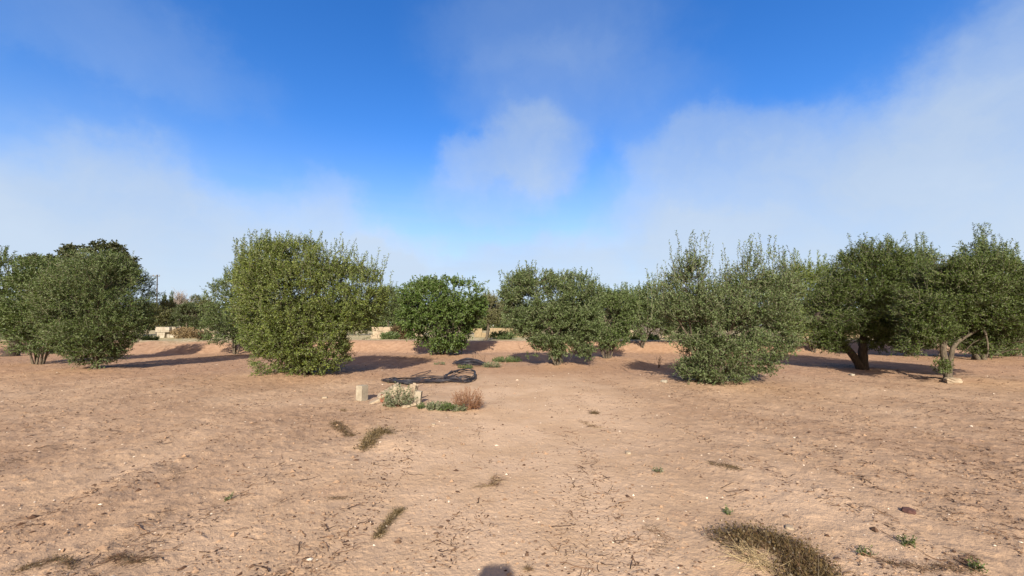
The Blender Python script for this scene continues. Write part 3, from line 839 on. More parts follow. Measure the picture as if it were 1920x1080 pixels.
# ------------------------------------------------------------------ bushes beyond the bank
def bush(name, label, px, py, rx, ry, mat, n=260, Yd=None, ll=.12, lw=.05, leaves=9, shoot=.3, cat='bush', up=.6, group=None, gap=.1, cy=None, stemmat=None):
    if Yd is None: b = G(px, py)
    else:
        x = W(px, 600, Yd)[0]; b = np.array([x, Yd, float(H(x, Yd))])
    s = b[1] / F
    h = ry * s
    bl = [(b + np.array([0, 0, h * .5]), np.array([rx * s, rx * s * .8, h * .55])),
          (b + np.array([rx * s * .5, 0, h * .4]), np.array([rx * s * .5, rx * s * .5, h * .45])),
          (b + np.array([-rx * s * .5, 0, h * .38]), np.array([rx * s * .5, rx * s * .5, h * .4]))]
    P, O = sample_blobs(bl, n, int(px), .6, gap, 2.0, b[2])
    D = O + np.array([0, 0, up]) + rng.normal(0, .3, P.shape)
    Ln = shoot * rng.uniform(.5, 1.2, len(P))
    P = P - D / np.linalg.norm(D, axis=1)[:, None] * Ln[:, None] * .6
    P[:, 2] = np.maximum(P[:, 2], H(P[:, 0], P[:, 1]) + .01)
    t = thing(name, label, cat, b, group)
    shoots_mesh('foliage', P, D, Ln, leaves, ll, lw, [mat, stemmat or M_STEM], t, b, stem_w=.003)
    mb = MB()
    for k in range(12):
        q = P[rng.integers(len(P))]
        foot = b + np.array([rng.normal(0, rx * s * .1), rng.normal(0, rx * s * .1), -.03])
        limb(mb, foot, q, .006 + h * .012, .003 + h * .003, .08, 6, 4)
    mb.build('stem', stemmat or M_TWIG, t, b)
    return t


bush('dry_bush', 'rusty brown bush in front of the whitewashed wall at the left', 350, 630, 22, 20, M_DRY, Yd=36, n=420, ll=.14)
bush('grey_bush', 'grey brown shrub at the foot of the wall right of the largest bush', 752, 640, 22, 28, M_DRYD, Yd=30, n=500, ll=.12)
bush('green_bush', 'small green weed patch right of the largest bush, at the bank top', 732, 642, 17, 12, M_WEED, Yd=27.5, n=240)
bush('green_bush', 'fresh green bush behind the pale leaning trunk of the yellow green far tree', 942, 638, 24, 14, M_WEED, Yd=33, n=420)
bush('grey_bush', 'round bush of bare grey twigs right of centre beyond the bank', 1215, 636, 26, 36, M_GREY, Yd=31, n=520, ll=.14, lw=.02)
bush('green_bush', 'low green weeds in front of the bare grey twig bush', 1192, 640, 14, 10, M_WEED, Yd=28.5, n=200)
bush('green_bush', 'low green weeds on the bank between the grey twig bush and the straggly bush', 1222, 641, 12, 9, M_WEED, Yd=27.5, n=160)
bush('green_bush', 'green weeds on the bank at the right edge of the photo', 1885, 672, 40, 26, M_WEED, Yd=21, n=420, ll=.08)
bush('grey_bush', 'greyish shrub low between the pale and the dark left edge trees', 75, 652, 24, 18, M_DRYD, Yd=27, n=300)
bush('green_bush', 'tiny green shrub at the bank top under the pale leaning trunk of the left gap', 285, 640, 12, 9, M_WEED, Yd=29, n=160)
bush('grey_bush', 'small twiggy shrub at the top of the bank left of the largest bush', 384, 640, 12, 18, M_DRYD, Yd=29, n=200)

# ---- field weeds round the hoses and the slabs
bush('leafy_weed', 'leafy grey green weed growing in front of the broken slabs', 748, 763, 27, 38, M_SAGE, n=110, ll=.045, lw=.014, leaves=12, shoot=.26, cat='weed', up=1.0)
bush('leafy_weed', 'tiny green weed at the left foot of the broken slabs', 722, 763, 14, 12, M_SAGE, n=50, ll=.03, lw=.012, leaves=9, shoot=.1, cat='weed')
bush('leafy_weed', 'small green weed just right of the narrow upright slab', 789, 767, 7, 9, M_WEED, n=45, ll=.03, lw=.014, leaves=9, shoot=.08, cat='weed')
bush('leafy_weed', 'low dense green weed between the slabs and the red dry bush', 814, 768, 14, 13, M_SAGE, n=110, ll=.03, lw=.016, leaves=10, shoot=.1, cat='weed')
bush('leafy_weed', 'low green weed touching the left foot of the red dry bush', 838, 770, 15, 14, M_WEED, n=90, ll=.03, lw=.015, leaves=10, shoot=.1, cat='weed')
bush('leafy_weed', 'flat green sprigs in front of the red dry bush', 862, 770, 12, 8, M_SAGE, n=50, ll=.03, lw=.013, leaves=10, shoot=.1, cat='weed')
bush('red_dry_bush', 'rust red dry bush of thin twigs right of the slabs', 876, 768, 28, 38, M_RUST, n=240, ll=.022, lw=.010, leaves=12, shoot=.22, cat='weed', up=.9, stemmat=rough_mat('rusty_twig', (.10, .04, .022), (.26, .14, .08), 20, .9, 0))
bush('leafy_weed', 'green weeds at the right end of the small hose coil', 922, 689, 17, 9, M_SAGE, n=110, ll=.05, lw=.022, leaves=9, shoot=.14, cat='weed')
bush('leafy_weed', 'green weeds along the front of the small hose coil', 872, 691, 14, 6, M_WEED, n=80, ll=.05, lw=.022, leaves=9, shoot=.12, cat='weed')
bush('leafy_weed', 'dark green weed strip in the shade left of the soil cone tree', 950, 678, 26, 8, M_WEED, n=240, ll=.06, lw=.03, leaves=9, shoot=.16, cat='weed')
bush('leafy_weed', 'sparse yellowish weed left of the small hose coil', 824, 684, 10, 4, M_SAGE, n=40, ll=.05, lw=.02, leaves=8, shoot=.1, cat='weed')
bush('leafy_weed', 'tiny green weed on the furrows in the lower left', 430, 938, 8, 8, M_WEED, n=22, ll=.02, lw=.008, leaves=8, shoot=.06, cat='weed')
bush('leafy_weed', 'tiny green weed in the furrows at the lower right', 1700, 1022, 12, 8, M_OLIVE_B, n=22, ll=.02, lw=.008, leaves=8, shoot=.06, cat='weed')
bush('leafy_weed', 'small green sprig at the bottom right corner', 1832, 1072, 10, 10, M_OLIVE_B, n=22, ll=.02, lw=.008, leaves=8, shoot=.06, cat='weed')
bush('leafy_weed', 'small green sprig left of the big dry grass clump', 1365, 965, 7, 6, M_WEED, n=14, ll=.02, lw=.008, leaves=8, shoot=.05, cat='weed')
bush('leafy_weed', 'dark green sprig on the sand straight above the big dry grass clump', 1235, 886, 8, 8, M_SAGE, n=18, ll=.02, lw=.007, leaves=8, shoot=.06, cat='weed')
bush('leafy_weed', 'low green sprigs just right of the big dry grass clump', 1625, 1045, 14, 6, M_OLIVE_B, n=18, ll=.02, lw=.007, leaves=8, shoot=.05, cat='weed')

# ------------------------------------------------------------------ dead weed and grass clumps
def blades(mb, pts, dirs, length, width, curl=.5, mi=0, seg=4):
    n = len(pts)
    dirs = dirs / np.linalg.norm(dirs, axis=1)[:, None]
    L_ = length * rng.uniform(.4, 1.2, n)
    sd = rng.normal(0, 1, (n, 3)); sd = sd - (sd * dirs).sum(1)[:, None] * dirs; sd /= np.linalg.norm(sd, axis=1)[:, None]
    cur = rng.normal(0, 1, (n, 3)) * curl; cur[:, 2] -= curl * .7
    ts = np.linspace(0, 1, seg + 1)
    C = pts[:, None] + (dirs[:, None] * ts[None, :, None] + cur[:, None] * (ts ** 2)[None, :, None] * .5) * L_[:, None, None]
    gz = H(C[..., 0], C[..., 1]) + .003
    C[..., 2] = np.maximum(C[..., 2], gz)
    ww = (width * (1 - .8 * ts))[None, :, None] * sd[:, None]
    up_ = np.cross(dirs, sd)[:, None] * (width * .5)
    V = np.stack([C + ww, C - ww, C + up_ * (1 - .8 * ts)[None, :, None]], 2).reshape(-1, 3)
    k = (seg + 1) * 3
    idx = np.arange(n)[:, None, None] * k; i = np.arange(seg)[None, :, None] * 3; j = np.arange(3)[None, None, :]; j2 = (j + 1) % 3
    F_ = np.stack([idx + i + j, idx + i + j2, idx + i + 3 + j2, idx + i + 3 + j], -1).reshape(-1, 4)
    mb.add(V, F_, mi)


def clump(name, label, path_px, radius, n, length, width, mats, flat=.6, cat='dry weed', leafy=0, curl=.6):
    """dead plants lying along a ground path given in photo pixels"""
    g = np.array([G(*q) for q in path_px])
    base = g.mean(0)
    mb = MB()
    k = rng.uniform(0, len(g) - 1.001, n) if len(g) > 1 else np.zeros(n)
    i = k.astype(int); f = (k - i)[:, None]
    P = g[i] * (1 - f) + g[np.minimum(i + 1, len(g) - 1)] * f
    P[:, :2] += np.clip(rng.normal(0, .5, (n, 2)), -.85, .85) * radius
    P[:, 2] = H(P[:, 0], P[:, 1])
    D = rng.normal(0, 1, (n, 3)); D[:, 2] = np.abs(D[:, 2]) * flat + .1
    if len(mats) == 1: blades(mb, P, D, length, width, curl)
    else:
        h = int(n * .65)
        blades(mb, P[:h], D[:h], length, width, curl, 0); blades(mb, P[h:], D[h:], length, width, curl, 1)
    if leafy:
        m = leafy
        q = P[rng.integers(0, n, m)] + np.abs(rng.normal(0, length * .22, (m, 3))) * [0, 0, 1] + rng.normal(0, length * .2, (m, 3)) * [1, 1, 0]
        q[:, 2] = np.maximum(q[:, 2], H(q[:, 0], q[:, 1]) + .004)
        a = rng.normal(0, 1, (m, 3)); a /= np.linalg.norm(a, axis=1)[:, None]
        w = np.cross(a, rng.normal(0, 1, (m, 3))); w /= np.linalg.norm(w, axis=1)[:, None]
        ll, lw = length * .14, length * .05
        V = np.stack([q, q + a * ll * .5 + w * lw, q + a * ll, q + a * ll * .5 - w * lw], 1).reshape(-1, 3)
        V[:, 2] = np.maximum(V[:, 2], H(V[:, 0], V[:, 1]) + .002)
        mb.add(V, np.arange(m * 4).reshape(-1, 4), 0)
    return tag(mb.build(name, mats, None, base), label, cat)


clump('dry_weed_clump', 'dark dry weed clump in the hollow below the upright concrete block', [(625, 793), (640, 805), (660, 819)], .075, 420, .13, .0016, [M_DRYD, M_TWIG], leafy=350)
clump('dry_weed_clump', 'brown dry weed clump on the sand below the broken slabs', [(728, 812), (708, 812), (694, 826), (683, 843)], .10, 800, .16, .0016, [M_DRYD, M_STRAW], leafy=800)
clump('dry_weed_clump', 'slanting clump of matted dry weed low left of centre', [(752, 958), (738, 968), (722, 990), (705, 1012)], .035, 520, .075, .0012, [M_DRYD, M_STRAW], leafy=700)
clump('dry_grass_clump', 'big clump of dry olive brown grass at the bottom right of centre', [(1365, 1010), (1400, 1012), (1440, 1012), (1480, 1030), (1505, 1055), (1520, 1080), (1515, 1110)], .17, 2600, .14, .0015, [M_DRYD, M_TWIG], leafy=2400, cat='dry grass')
clump('straw_tuft', 'pale straw stalks sprawling over the left part of the big grass clump', [(1385, 1035), (1410, 1050), (1450, 1065)], .09, 240, .15, .0016, [M_STRAW], curl=.9, cat='dry grass')
clump('dry_weed_clump', 'round dry tuft on smooth sand right of centre', [(1112, 775), (1118, 776)], .05, 260, .10, .0016, [M_DRYD, M_TWIG], leafy=160)
clump('dry_weed_clump', 'small scattering of dead weed left of the round dry tuft', [(1090, 790), (1105, 800), (1125, 802)], .08, 140, .09, .0016, [M_TWIG, M_DRY], flat=.2)
clump('dry_weed_clump', 'small reddish dead tuft left of the weed hollow', [(642, 768), (645, 772)], .04, 90, .10, .0016, [M_TWIG, M_DRY])
clump('dry_weed_clump', 'flattened dead weed on the sand straight below the centre', [(900, 915), (935, 905), (925, 895)], .055, 170, .12, .0013, [M_TWIG, M_DRY], flat=.15)
clump('dry_weed_clump', 'grey green dead weed streak in the sand, left of the right furrows', [(1330, 868), (1360, 875), (1385, 880)], .06, 220, .09, .0013, [M_DRYD, M_TWIG], flat=.2, leafy=100)
clump('dry_weed_clump', 'small olive dead weed among the lower left furrows', [(650, 935), (620, 935)], .04, 90, .06, .0012, [M_DRYD, M_TWIG], flat=.3)
clump('dry_weed_clump', 'matted dead weed at the lower left corner', [(30, 1072), (110, 1050), (140, 1068)], .05, 260, .08, .0012, [M_DRYD, M_TWIG], flat=.2, leafy=150)
clump('dry_weed_clump', 'dark dead twig mat in the lower left furrows', [(210, 1045), (240, 1052), (290, 1050)], .05, 340, .08, .0012, [M_TWIG, M_DRYD], flat=.2)
clump('dry_weed_clump', 'dry weed among the stones in the left furrows', [(300, 870), (340, 885), (320, 905)], .09, 130, .08, .0012, [M_TWIG, M_DRYD], flat=.2)
clump('dry_weed_clump', 'dead weed row at the lower right corner', [(1660, 1055), (1720, 1068), (1800, 1070), (1830, 1045)], .06, 480, .07, .0012, [M_TWIG, M_DRYD], flat=.3, leafy=160)
clump('dry_weed_clump', 'dead leaf scatter at the bottom left of centre', [(985, 1070), (995, 1068)], .02, 90, .05, .0012, [M_TWIG, M_DRY], flat=.2)
clump('dry_weed_clump', 'brown dead weed patch between the centre and the big grass clump', [(1215, 990), (1245, 1010), (1235, 1050)], .07, 160, .06, .0012, [M_TWIG, M_DRYD], flat=.25)

# ------------------------------------------------------------------ twig litter, clods and pebbles (uncountable)
def litter_points(n, ymin=2.3, ymax=22, clus=.25, sd=60, power=1.0):
    out = []
    while sum(len(o) for o in out) < n:
        m = n * 3
        u = rng.random(m); y = ymin * (ymax / ymin) ** (u ** power)
        x = y * rng.uniform(-1.42, 1.42, m)
        xw = x + .5 * perlin(x * .25, y * .16, 2)
        c = 1.0 * perlin(xw * 2.6, y * .16, sd) + .5 * fbm(x * 1.4, y * 1.4, sd + 1, 3)
        keep = c > clus - .08 - .25 * rough_mask(x, y) + rng.normal(0, .12, m)
        out.append(np.stack([x[keep], y[keep]], 1))
    return np.concatenate(out)[:n]


def twig_litter():
    mb = MB()
    XY = litter_points(5600, 2.3, 17, .38, 60, .85)
    n = len(XY); seg = 5
    a = rng.normal(0, .9, n) + np.where(rng.random(n) < .5, math.pi / 2, 0)
    L_ = np.exp(rng.normal(-2.95, .65, n)); L_ = np.clip(L_, .015, .20)
    w = np.clip(L_ * .03, .0012, .0030) * rng.uniform(.7, 1.5, n)
    X = [XY[:, 0]]; Y = [XY[:, 1]]
    for s in range(seg):
        a = a + rng.normal(0, 1, n) * .5 * (rng.random(n) < .6)
        X.append(X[-1] + np.cos(a) * L_ / seg); Y.append(Y[-1] + np.sin(a) * L_ / seg)
    X = np.stack(X, 1); Y = np.stack(Y, 1)
    lift = np.abs(rng.normal(0, .006, X.shape)) + w[:, None] * .6
    Z = H(X, Y) + lift
    C = np.stack([X, Y, Z], -1)
    T = np.gradient(C, axis=1); T /= np.linalg.norm(T, axis=2)[..., None] + 1e-9
    A = np.cross(T, [0, 0, 1.0]); A /= np.linalg.norm(A, axis=2)[..., None] + 1e-9
    tp = (1 - .6 * np.linspace(0, 1, seg + 1))[None, :, None] * w[:, None, None]
    V = np.stack([C + A * tp, C - A * tp, C + np.array([0, 0, 1.4]) * tp], 2).reshape(-1, 3)
    k = (seg + 1) * 3
    idx = np.arange(n)[:, None, None] * k; i = np.arange(seg)[None, :, None] * 3; j = np.arange(3)[None, None, :]; j2 = (j + 1) % 3
    F_ = np.stack([idx + i + j, idx + i + j2, idx + i + 3 + j2, idx + i + 3 + j], -1).reshape(-1, 4)
    mb.add(V, F_)
    tag(mb.build('twig_litter', M_TWIG), 'dark dry twigs and rootlets scattered over the sandy soil', 'litter', kind='stuff')


def grains(name, label, cat, XY, size, mat, flat=.6, sink=.25):
    n = len(XY)
    base = np.array([(1, 0, 0), (.5, .87, 0), (-.5, .87, 0), (-1, 0, 0), (-.5, -.87, 0), (.5, -.87, 0), (0, 0, 1), (0, 0, -1)], float)
    F_ = np.array([(k, (k + 1) % 6, 6) for k in range(6)] + [((k + 1) % 6, k, 7) for k in range(6)])
    S = size[:, None] * rng.uniform(.6, 1.25, (n, 3)) * [1, 1, flat]
    V = base[None] * (1 + rng.uniform(-.3, .3, (n, 8, 1))) + rng.normal(0, .12, (n, 8, 3))
    V = V * S[:, None]
    th = rng.uniform(0, 6.28, n); c, s = np.cos(th), np.sin(th)
    x = V[..., 0] * c[:, None] - V[..., 1] * s[:, None]; y = V[..., 0] * s[:, None] + V[..., 1] * c[:, None]
    V[..., 0] = x + XY[:, 0:1]; V[..., 1] = y + XY[:, 1:2]; V[..., 2] += (H(XY[:, 0], XY[:, 1]) + S[:, 2] * (1 - 2 * sink) * .5)[:, None]
    F_ = (F_[None] + (np.arange(n) * 8)[:, None, None]).reshape(-1, 3)
    me = mesh_np(name, V.reshape(-1, 3), [F_], [mat], None, False)
    tag(link(name, me), label, cat, kind='stuff')


twig_litter()
XY = litter_points(17000, 2.3, 25, .15, 70, .95)
grains('soil_clods', 'small crumbled clods of dry brown soil all over the field', 'clods', XY, np.clip(np.exp(rng.normal(-4.95, .55, len(XY))) * (.7 + .06 * XY[:, 1]), .003, .032), M_CLOD)
XY = litter_points(1500, 2.3, 20, -.4, 80, 1.0)
grains('pebbles', 'small pale pebbles scattered over the sandy soil', 'pebbles', XY, np.clip(np.exp(rng.normal(-4.9, .45, len(XY))) * (.6 + .06 * XY[:, 1]), .004, .04), M_PEB)


def leaf_litter():
    XY = litter_points(12000, 2.3, 20, .42, 60, .95); n = len(XY)
    s = rng.uniform(.005, .016, n) * (.7 + .09 * XY[:, 1])
    th = rng.uniform(0, 6.28, n); a = np.stack([np.cos(th), np.sin(th), rng.normal(0, .25, n)], 1); b = np.stack([-np.sin(th), np.cos(th), rng.normal(0, .4, n)], 1)
    P = np.stack([XY[:, 0], XY[:, 1], H(XY[:, 0], XY[:, 1]) + .006], 1)
    V = np.stack([P - a * s[:, None], P + b * s[:, None] * .35, P + a * s[:, None], P - b * s[:, None] * .35], 1)
    me = mesh_np('dead_leaf_litter', V.reshape(-1, 3), [np.arange(n * 4).reshape(-1, 4)], [M_TWIG])
    tag(link('dead_leaf_litter', me), 'dead dark brown leaves scattered over the soil', 'litter', kind='stuff')


leaf_litter()

# ------------------------------------------------------------------ irrigation hoses
def hose_strand(mb, px_pts, zs, r=.012, n=44):
    pts = []
    for (q, z) in zip(px_pts, zs):
        g = G0(q[0], q[1]); pts.append([g[0], g[1], 0])
    pts = smooth_path(pts, n)
    zz = np.interp(np.linspace(0, 1, n), np.linspace(0, 1, len(zs)), zs)
    pts[:, 2] = H(pts[:, 0], pts[:, 1], False) + r + .01 + zz
    tube(mb, pts, r, 6)


def big_hose():
    mb = MB()
    xs = [716, 735, 760, 790, 820, 850, 872, 890]
    up_ = [714, 708, 704, 701, 701, 702, 699, 701]
    lo = [716, 719.5, 721, 719.5, 717.5, 717.5, 719, 718]
    for k in range(14):
        v1 = rng.uniform(0, .95); v2 = min(1, v1 + rng.uniform(.05, .5))
        j = lambda: rng.normal(0, .5)
        e = rng.integers(5, 8)
        x0 = rng.uniform(0, 25)
        a = [(xs[i] + (x0 * (1 - i / 4) if i < 4 else 0) + j() * 2, up_[i] * (1 - v1) + lo[i] * v1 + j()) for i in range(e)]
        b = [(xs[i] + (x0 * (1 - i / 4) if i < 4 else 0) + j() * 2, up_[i] * (1 - v2) + lo[i] * v2 + j()) for i in range(e)]
        ex = a[-1][0] + rng.uniform(4, 14); ex = min(ex, 893)
        tip = [(a[0][0] - 2, 715 + j() * .5)]
        loop = tip + a + [(ex, (a[-1][1] + b[-1][1]) / 2)] + b[::-1] + tip
        z = np.abs(rng.normal(0.03, .03, len(loop))); z[0] = z[-1] = .0
        hose_strand(mb, loop, z, n=64)
    # open loops at the right end
    for k in range(7):
        j = lambda: rng.normal(0, 1.2)
        loop = [(835 + j(), 712 + j()), (845 + j(), 705 + j() * .5), (862 + j(), 699.5 + j() * .3), (882 + j(), 699 + j() * .3), (891 + j() * .6, 705 + j()), (889 + j(), 714 + j()), (872 + j(), 719 + j() * .4), (850 + j(), 717 + j() * .5), (832 + j(), 714 + j())]
        hose_strand(mb, loop, np.abs(rng.normal(.08, .05, 9)), n=48)
    # the stray loop that sticks up at the back
    hose_strand(mb, [(770, 706), (785, 701.5), (802, 698.5), (808, 699.5), (800, 702), (780, 705)], [0, .03, .05, .05, .03, 0], n=30)
    g = G(800, 710)
    tag(mb.build('irrigation_hose', M_HOSE, None, g, True), 'long heap of black irrigation hose lying on the sand, looped at its right end', 'hose')


def small_hose():
    mb = MB()
    for k in range(15):
        j = lambda s=1: rng.normal(0, s)
        cx = 880 + j(3); rx = rng.uniform(14, 30); cy = 684 + j(.8); ry = rng.uniform(1.5, 4.5)
        th = np.linspace(0, 2 * math.pi, 13)
        loop = [(cx + rx * math.cos(t) + j(.8), cy + ry * math.sin(t) + j(.3)) for t in th]
        loop[-1] = loop[0]
        z = np.array([.05 + .13 * (1 - abs(math.cos(t)) ** 2) for t in th]) * rng.uniform(.3, 1.1)
        hose_strand(mb, loop, z, .015, 40)
    hose_strand(mb, [(862, 684), (854, 681), (848, 683.5)], [.05, .09, .0], .014, 12)
    g = G(880, 686)
    tag(mb.build('irrigation_hose', M_HOSE, None, g, True), 'smaller coil of black irrigation hose in the weeds behind the long heap', 'hose')


big_hose(); small_hose()

# bare dead sprigs sticking up behind the small coil and on the bank
def sprig(label, px, py, h, n=5):
    b = G(px, py); mb = MB()
    for k in range(n):
        e = b + np.array([rng.normal(0, h * .35), rng.normal(0, h * .2), h * rng.uniform(.6, 1.1)])
        pts = limb(mb, b - np.array([0, 0, .02]), e, .008, .003, .08, 7, 4)
        for _ in range(2):
            q = pts[rng.integers(3, 6)]; limb(mb, q, q + rng.normal(0, h * .18, 3) + np.array([0, 0, h * .12]), .004, .002, .1, 4, 3)
    tag(mb.build('dead_sprig', M_TWIG, None, b), label, 'dry weed')


sprig('thin dead sprig rising behind the small hose coil', 890, 678, .35, 2)
sprig('bent dead sprig right behind the small hose coil', 910, 680, .45, 2)
sprig('dark dead sprig on the bank left of the soil cone tree', 977, 656, .4, 2)
sprig('dark dead twigs at the foot of the largest bush on its right', 665, 668, .35, 6)
sprig('dead twigs at the left skirt of the straggly bush', 1235, 690, .5, 7)

# ------------------------------------------------------------------ the photographer, whose head shadow reaches the bottom of the photo
def photographer():
    ox, oy = -.36, -.54
    root = thing('person', 'standing person holding up a phone, casting the head shadow at the bottom', 'person', (ox, oy, float(H(ox, oy))))
    J = {}; pts = []; rad = []; ed = []
    def a(n, p, r, parent=None):
        J[n] = len(pts); pts.append(p); rad.append(r)
        if parent: ed.append((J[parent], J[n]))
    a('pelvis', (0, 0, .95), (.15, .11)); a('waist', (0, 0, 1.10), (.135, .10), 'pelvis'); a('chest', (0, 0, 1.28), (.165, .115), 'waist')
    a('collar', (0, 0, 1.43), (.11, .08), 'chest'); a('neck', (0, .01, 1.50), (.055, .055), 'collar'); a('jaw', (0, .03, 1.57), (.07, .08), 'neck'); a('head', (0, .02, 1.66), (.085, .10), 'jaw'); a('crown', (0, .0, 1.72), (.06, .07), 'head')
    for s, n in ((-1, 'l'), (1, 'r')):
        a('sh' + n, (s * .19, 0, 1.40), (.06, .06), 'collar'); a('el' + n, (s * .26, .13, 1.19), (.043, .043), 'sh' + n); a('fo' + n, (s * .2, .25, 1.36), (.037, .037), 'el' + n)
        a('wr' + n, (s * .12, .31, 1.50), (.027, .027), 'fo' + n); a('ha' + n, (s * .095, .325, 1.56), (.033, .02), 'wr' + n)
        for q, (dx, dz, ln) in enumerate(((.0, .045, .9), (.004, .03, 1), (.006, .012, .95), (.008, -.006, .8))):
            a('f%d' % q + n, (s * (.085 - dx), .35, 1.575 + dz), (.009, .009), 'ha' + n); a('g%d' % q + n, (s * (.062 - dx), .368, 1.578 + dz * ln), (.008, .008), 'f%d' % q + n)
        a('t1' + n, (s * .075, .315, 1.585), (.011, .011), 'ha' + n); a('t2' + n, (s * .055, .32, 1.60), (.009, .009), 't1' + n)
        a('hi' + n, (s * .09, 0, .88), (.095, .10), 'pelvis'); a('kn' + n, (s * .11, .01, .50), (.06, .065), 'hi' + n); a('an' + n, (s * .12, -.01, .10), (.042, .045), 'kn' + n)
        a('he' + n, (s * .12, -.02, .045), (.04, .04), 'an' + n); a('to' + n, (s * .14, .17, .03), (.042, .028), 'he' + n)
    me = bpy.data.meshes.new('body'); me.from_pydata(pts, ed, []); me.update()
    skin = rough_mat('skin', (.42, .25, .17), (.50, .31, .22), 5, .6, 0)
    m, nt, N, L = newmat('person_body')
    tc = N.new('ShaderNodeTexCoord'); sx = N.new('ShaderNodeSeparateXYZ'); L.new(tc.outputs['Object'], sx.inputs[0])
    r = ramp(N, [(0.0, (.05, .04, .03)), (.06, (.06, .08, .13)), (.55, (.30, .30, .32)), (.83, (.46, .28, .2))]); r.color_ramp.interpolation = 'CONSTANT'
    d = N.new('ShaderNodeMath'); d.operation = 'DIVIDE'; d.inputs[1].default_value = 1.78; L.new(sx.outputs[2], d.inputs[0]); L.new(d.outputs[0], r.inputs[0])
    p = N.new('ShaderNodeBsdfPrincipled'); p.inputs['Roughness'].default_value = .8; L.new(r.outputs[0], p.inputs['Base Color']); o_ = N.new('ShaderNodeOutputMaterial'); L.new(p.outputs[0], o_.inputs[0])
    me.materials.append(m)
    o = link('body', me, root)
    sk = o.modifiers.new('skin', 'SKIN'); sk.use_smooth_shade = True
    for i, rr in enumerate(rad): me.skin_vertices[0].data[i].radius = rr
    me.skin_vertices[0].data[0].use_root = True
    su = o.modifiers.new('sub', 'SUBSURF'); su.levels = 1; su.render_levels = 2
    # hat-like hair cap, phone
    mb = MB(); rock(mb, (0, -.01, 1.69), (.20, .23, .17), rough=.02, sub=4, boxy=.1); mb.build('hair', M_BARKD, root, None, True)
    t = thing('phone', 'black phone held up by the person behind the viewpoint', 'phone', (ox, oy + .36, 1.50))
    mb = MB(); rock(mb, (0, 0, .09), (.15, .009, .075), rough=.0, sub=2, boxy=.97); mb.build('phone_body', M_HOSE, t)
    mb = MB(); tube(mb, [(-.06, .004, .11), (-.06, .0065, .11)], .006, 10); mb.build('lens', M_HOSE, t)


photographer()

# ------------------------------------------------------------------ sky, sun, camera
SUN_EL = R(28.5); SUN_AZ = R(180 + 5)      # behind the camera, a little to the left (azimuth clockwise from +Y)
world = bpy.data.worlds.new('World'); sc.world = world; world.use_nodes = True
nt = world.node_tree; N = nt.nodes; L = nt.links; N.clear()
sky = N.new('ShaderNodeTexSky'); sky.sky_type = 'NISHITA'; sky.sun_disc = False
sky.sun_elevation = SUN_EL; sky.sun_rotation = SUN_AZ; sky.altitude = 50; sky.air_density = 1.0; sky.dust_density = .25; sky.ozone_density = 2.2
hs = N.new('ShaderNodeHueSaturation'); hs.inputs['Saturation'].default_value = 1.36; hs.inputs['Value'].default_value = 1.22; hs.inputs['Hue'].default_value = .513
L.new(sky.outputs[0], hs.inputs['Color'])
tc = N.new('ShaderNodeTexCoord')


def vm(op, a, b=None):
    v = N.new('ShaderNodeVectorMath'); v.operation = op
    for s, q in ((0, a), (1, b)):
        if q is None: continue
        if isinstance(q, tuple): v.inputs[s].default_value = q
        else: L.new(q, v.inputs[s])
    return v


def mt(op, a, b=None, c=None, clamp=False):
    v = N.new('ShaderNodeMath'); v.operation = op; v.use_clamp = clamp
    for s, q in ((0, a), (1, b), (2, c)):
        if q is None: continue
        if isinstance(q, (int, float)): v.inputs[s].default_value = q
        else: L.new(q, v.inputs[s])
    return v.outputs[0]


nz = N.new('ShaderNodeVectorMath'); nz.operation = 'NORMALIZE'; L.new(tc.outputs['Generated'], nz.inputs[0])
dirv = nz.outputs[0]
w1 = N.new('ShaderNodeTexNoise'); w1.inputs['Scale'].default_value = 2.6; w1.inputs['Detail'].default_value = 7; w1.inputs['Roughness'].default_value = .6; L.new(dirv, w1.inputs['Vector'])
wv = vm('SUBTRACT', w1.outputs['Color'], (.5, .5, .5)); ws = N.new('ShaderNodeVectorMath'); ws.operation = 'SCALE'; ws.inputs['Scale'].default_value = .26; L.new(wv.outputs[0], ws.inputs[0])
w2 = N.new('ShaderNodeTexNoise'); w2.inputs['Scale'].default_value = 9; w2.inputs['Detail'].default_value = 6; w2.inputs['Roughness'].default_value = .6; L.new(dirv, w2.inputs['Vector'])
wv2 = vm('SUBTRACT', w2.outputs['Color'], (.5, .5, .5)); ws2 = N.new('ShaderNodeVectorMath'); ws2.operation = 'SCALE'; ws2.inputs['Scale'].default_value = .10; L.new(wv2.outputs[0], ws2.inputs[0])
wd = vm('ADD', vm('ADD', dirv, ws.outputs[0]).outputs[0], ws2.outputs[0]).outputs[0]
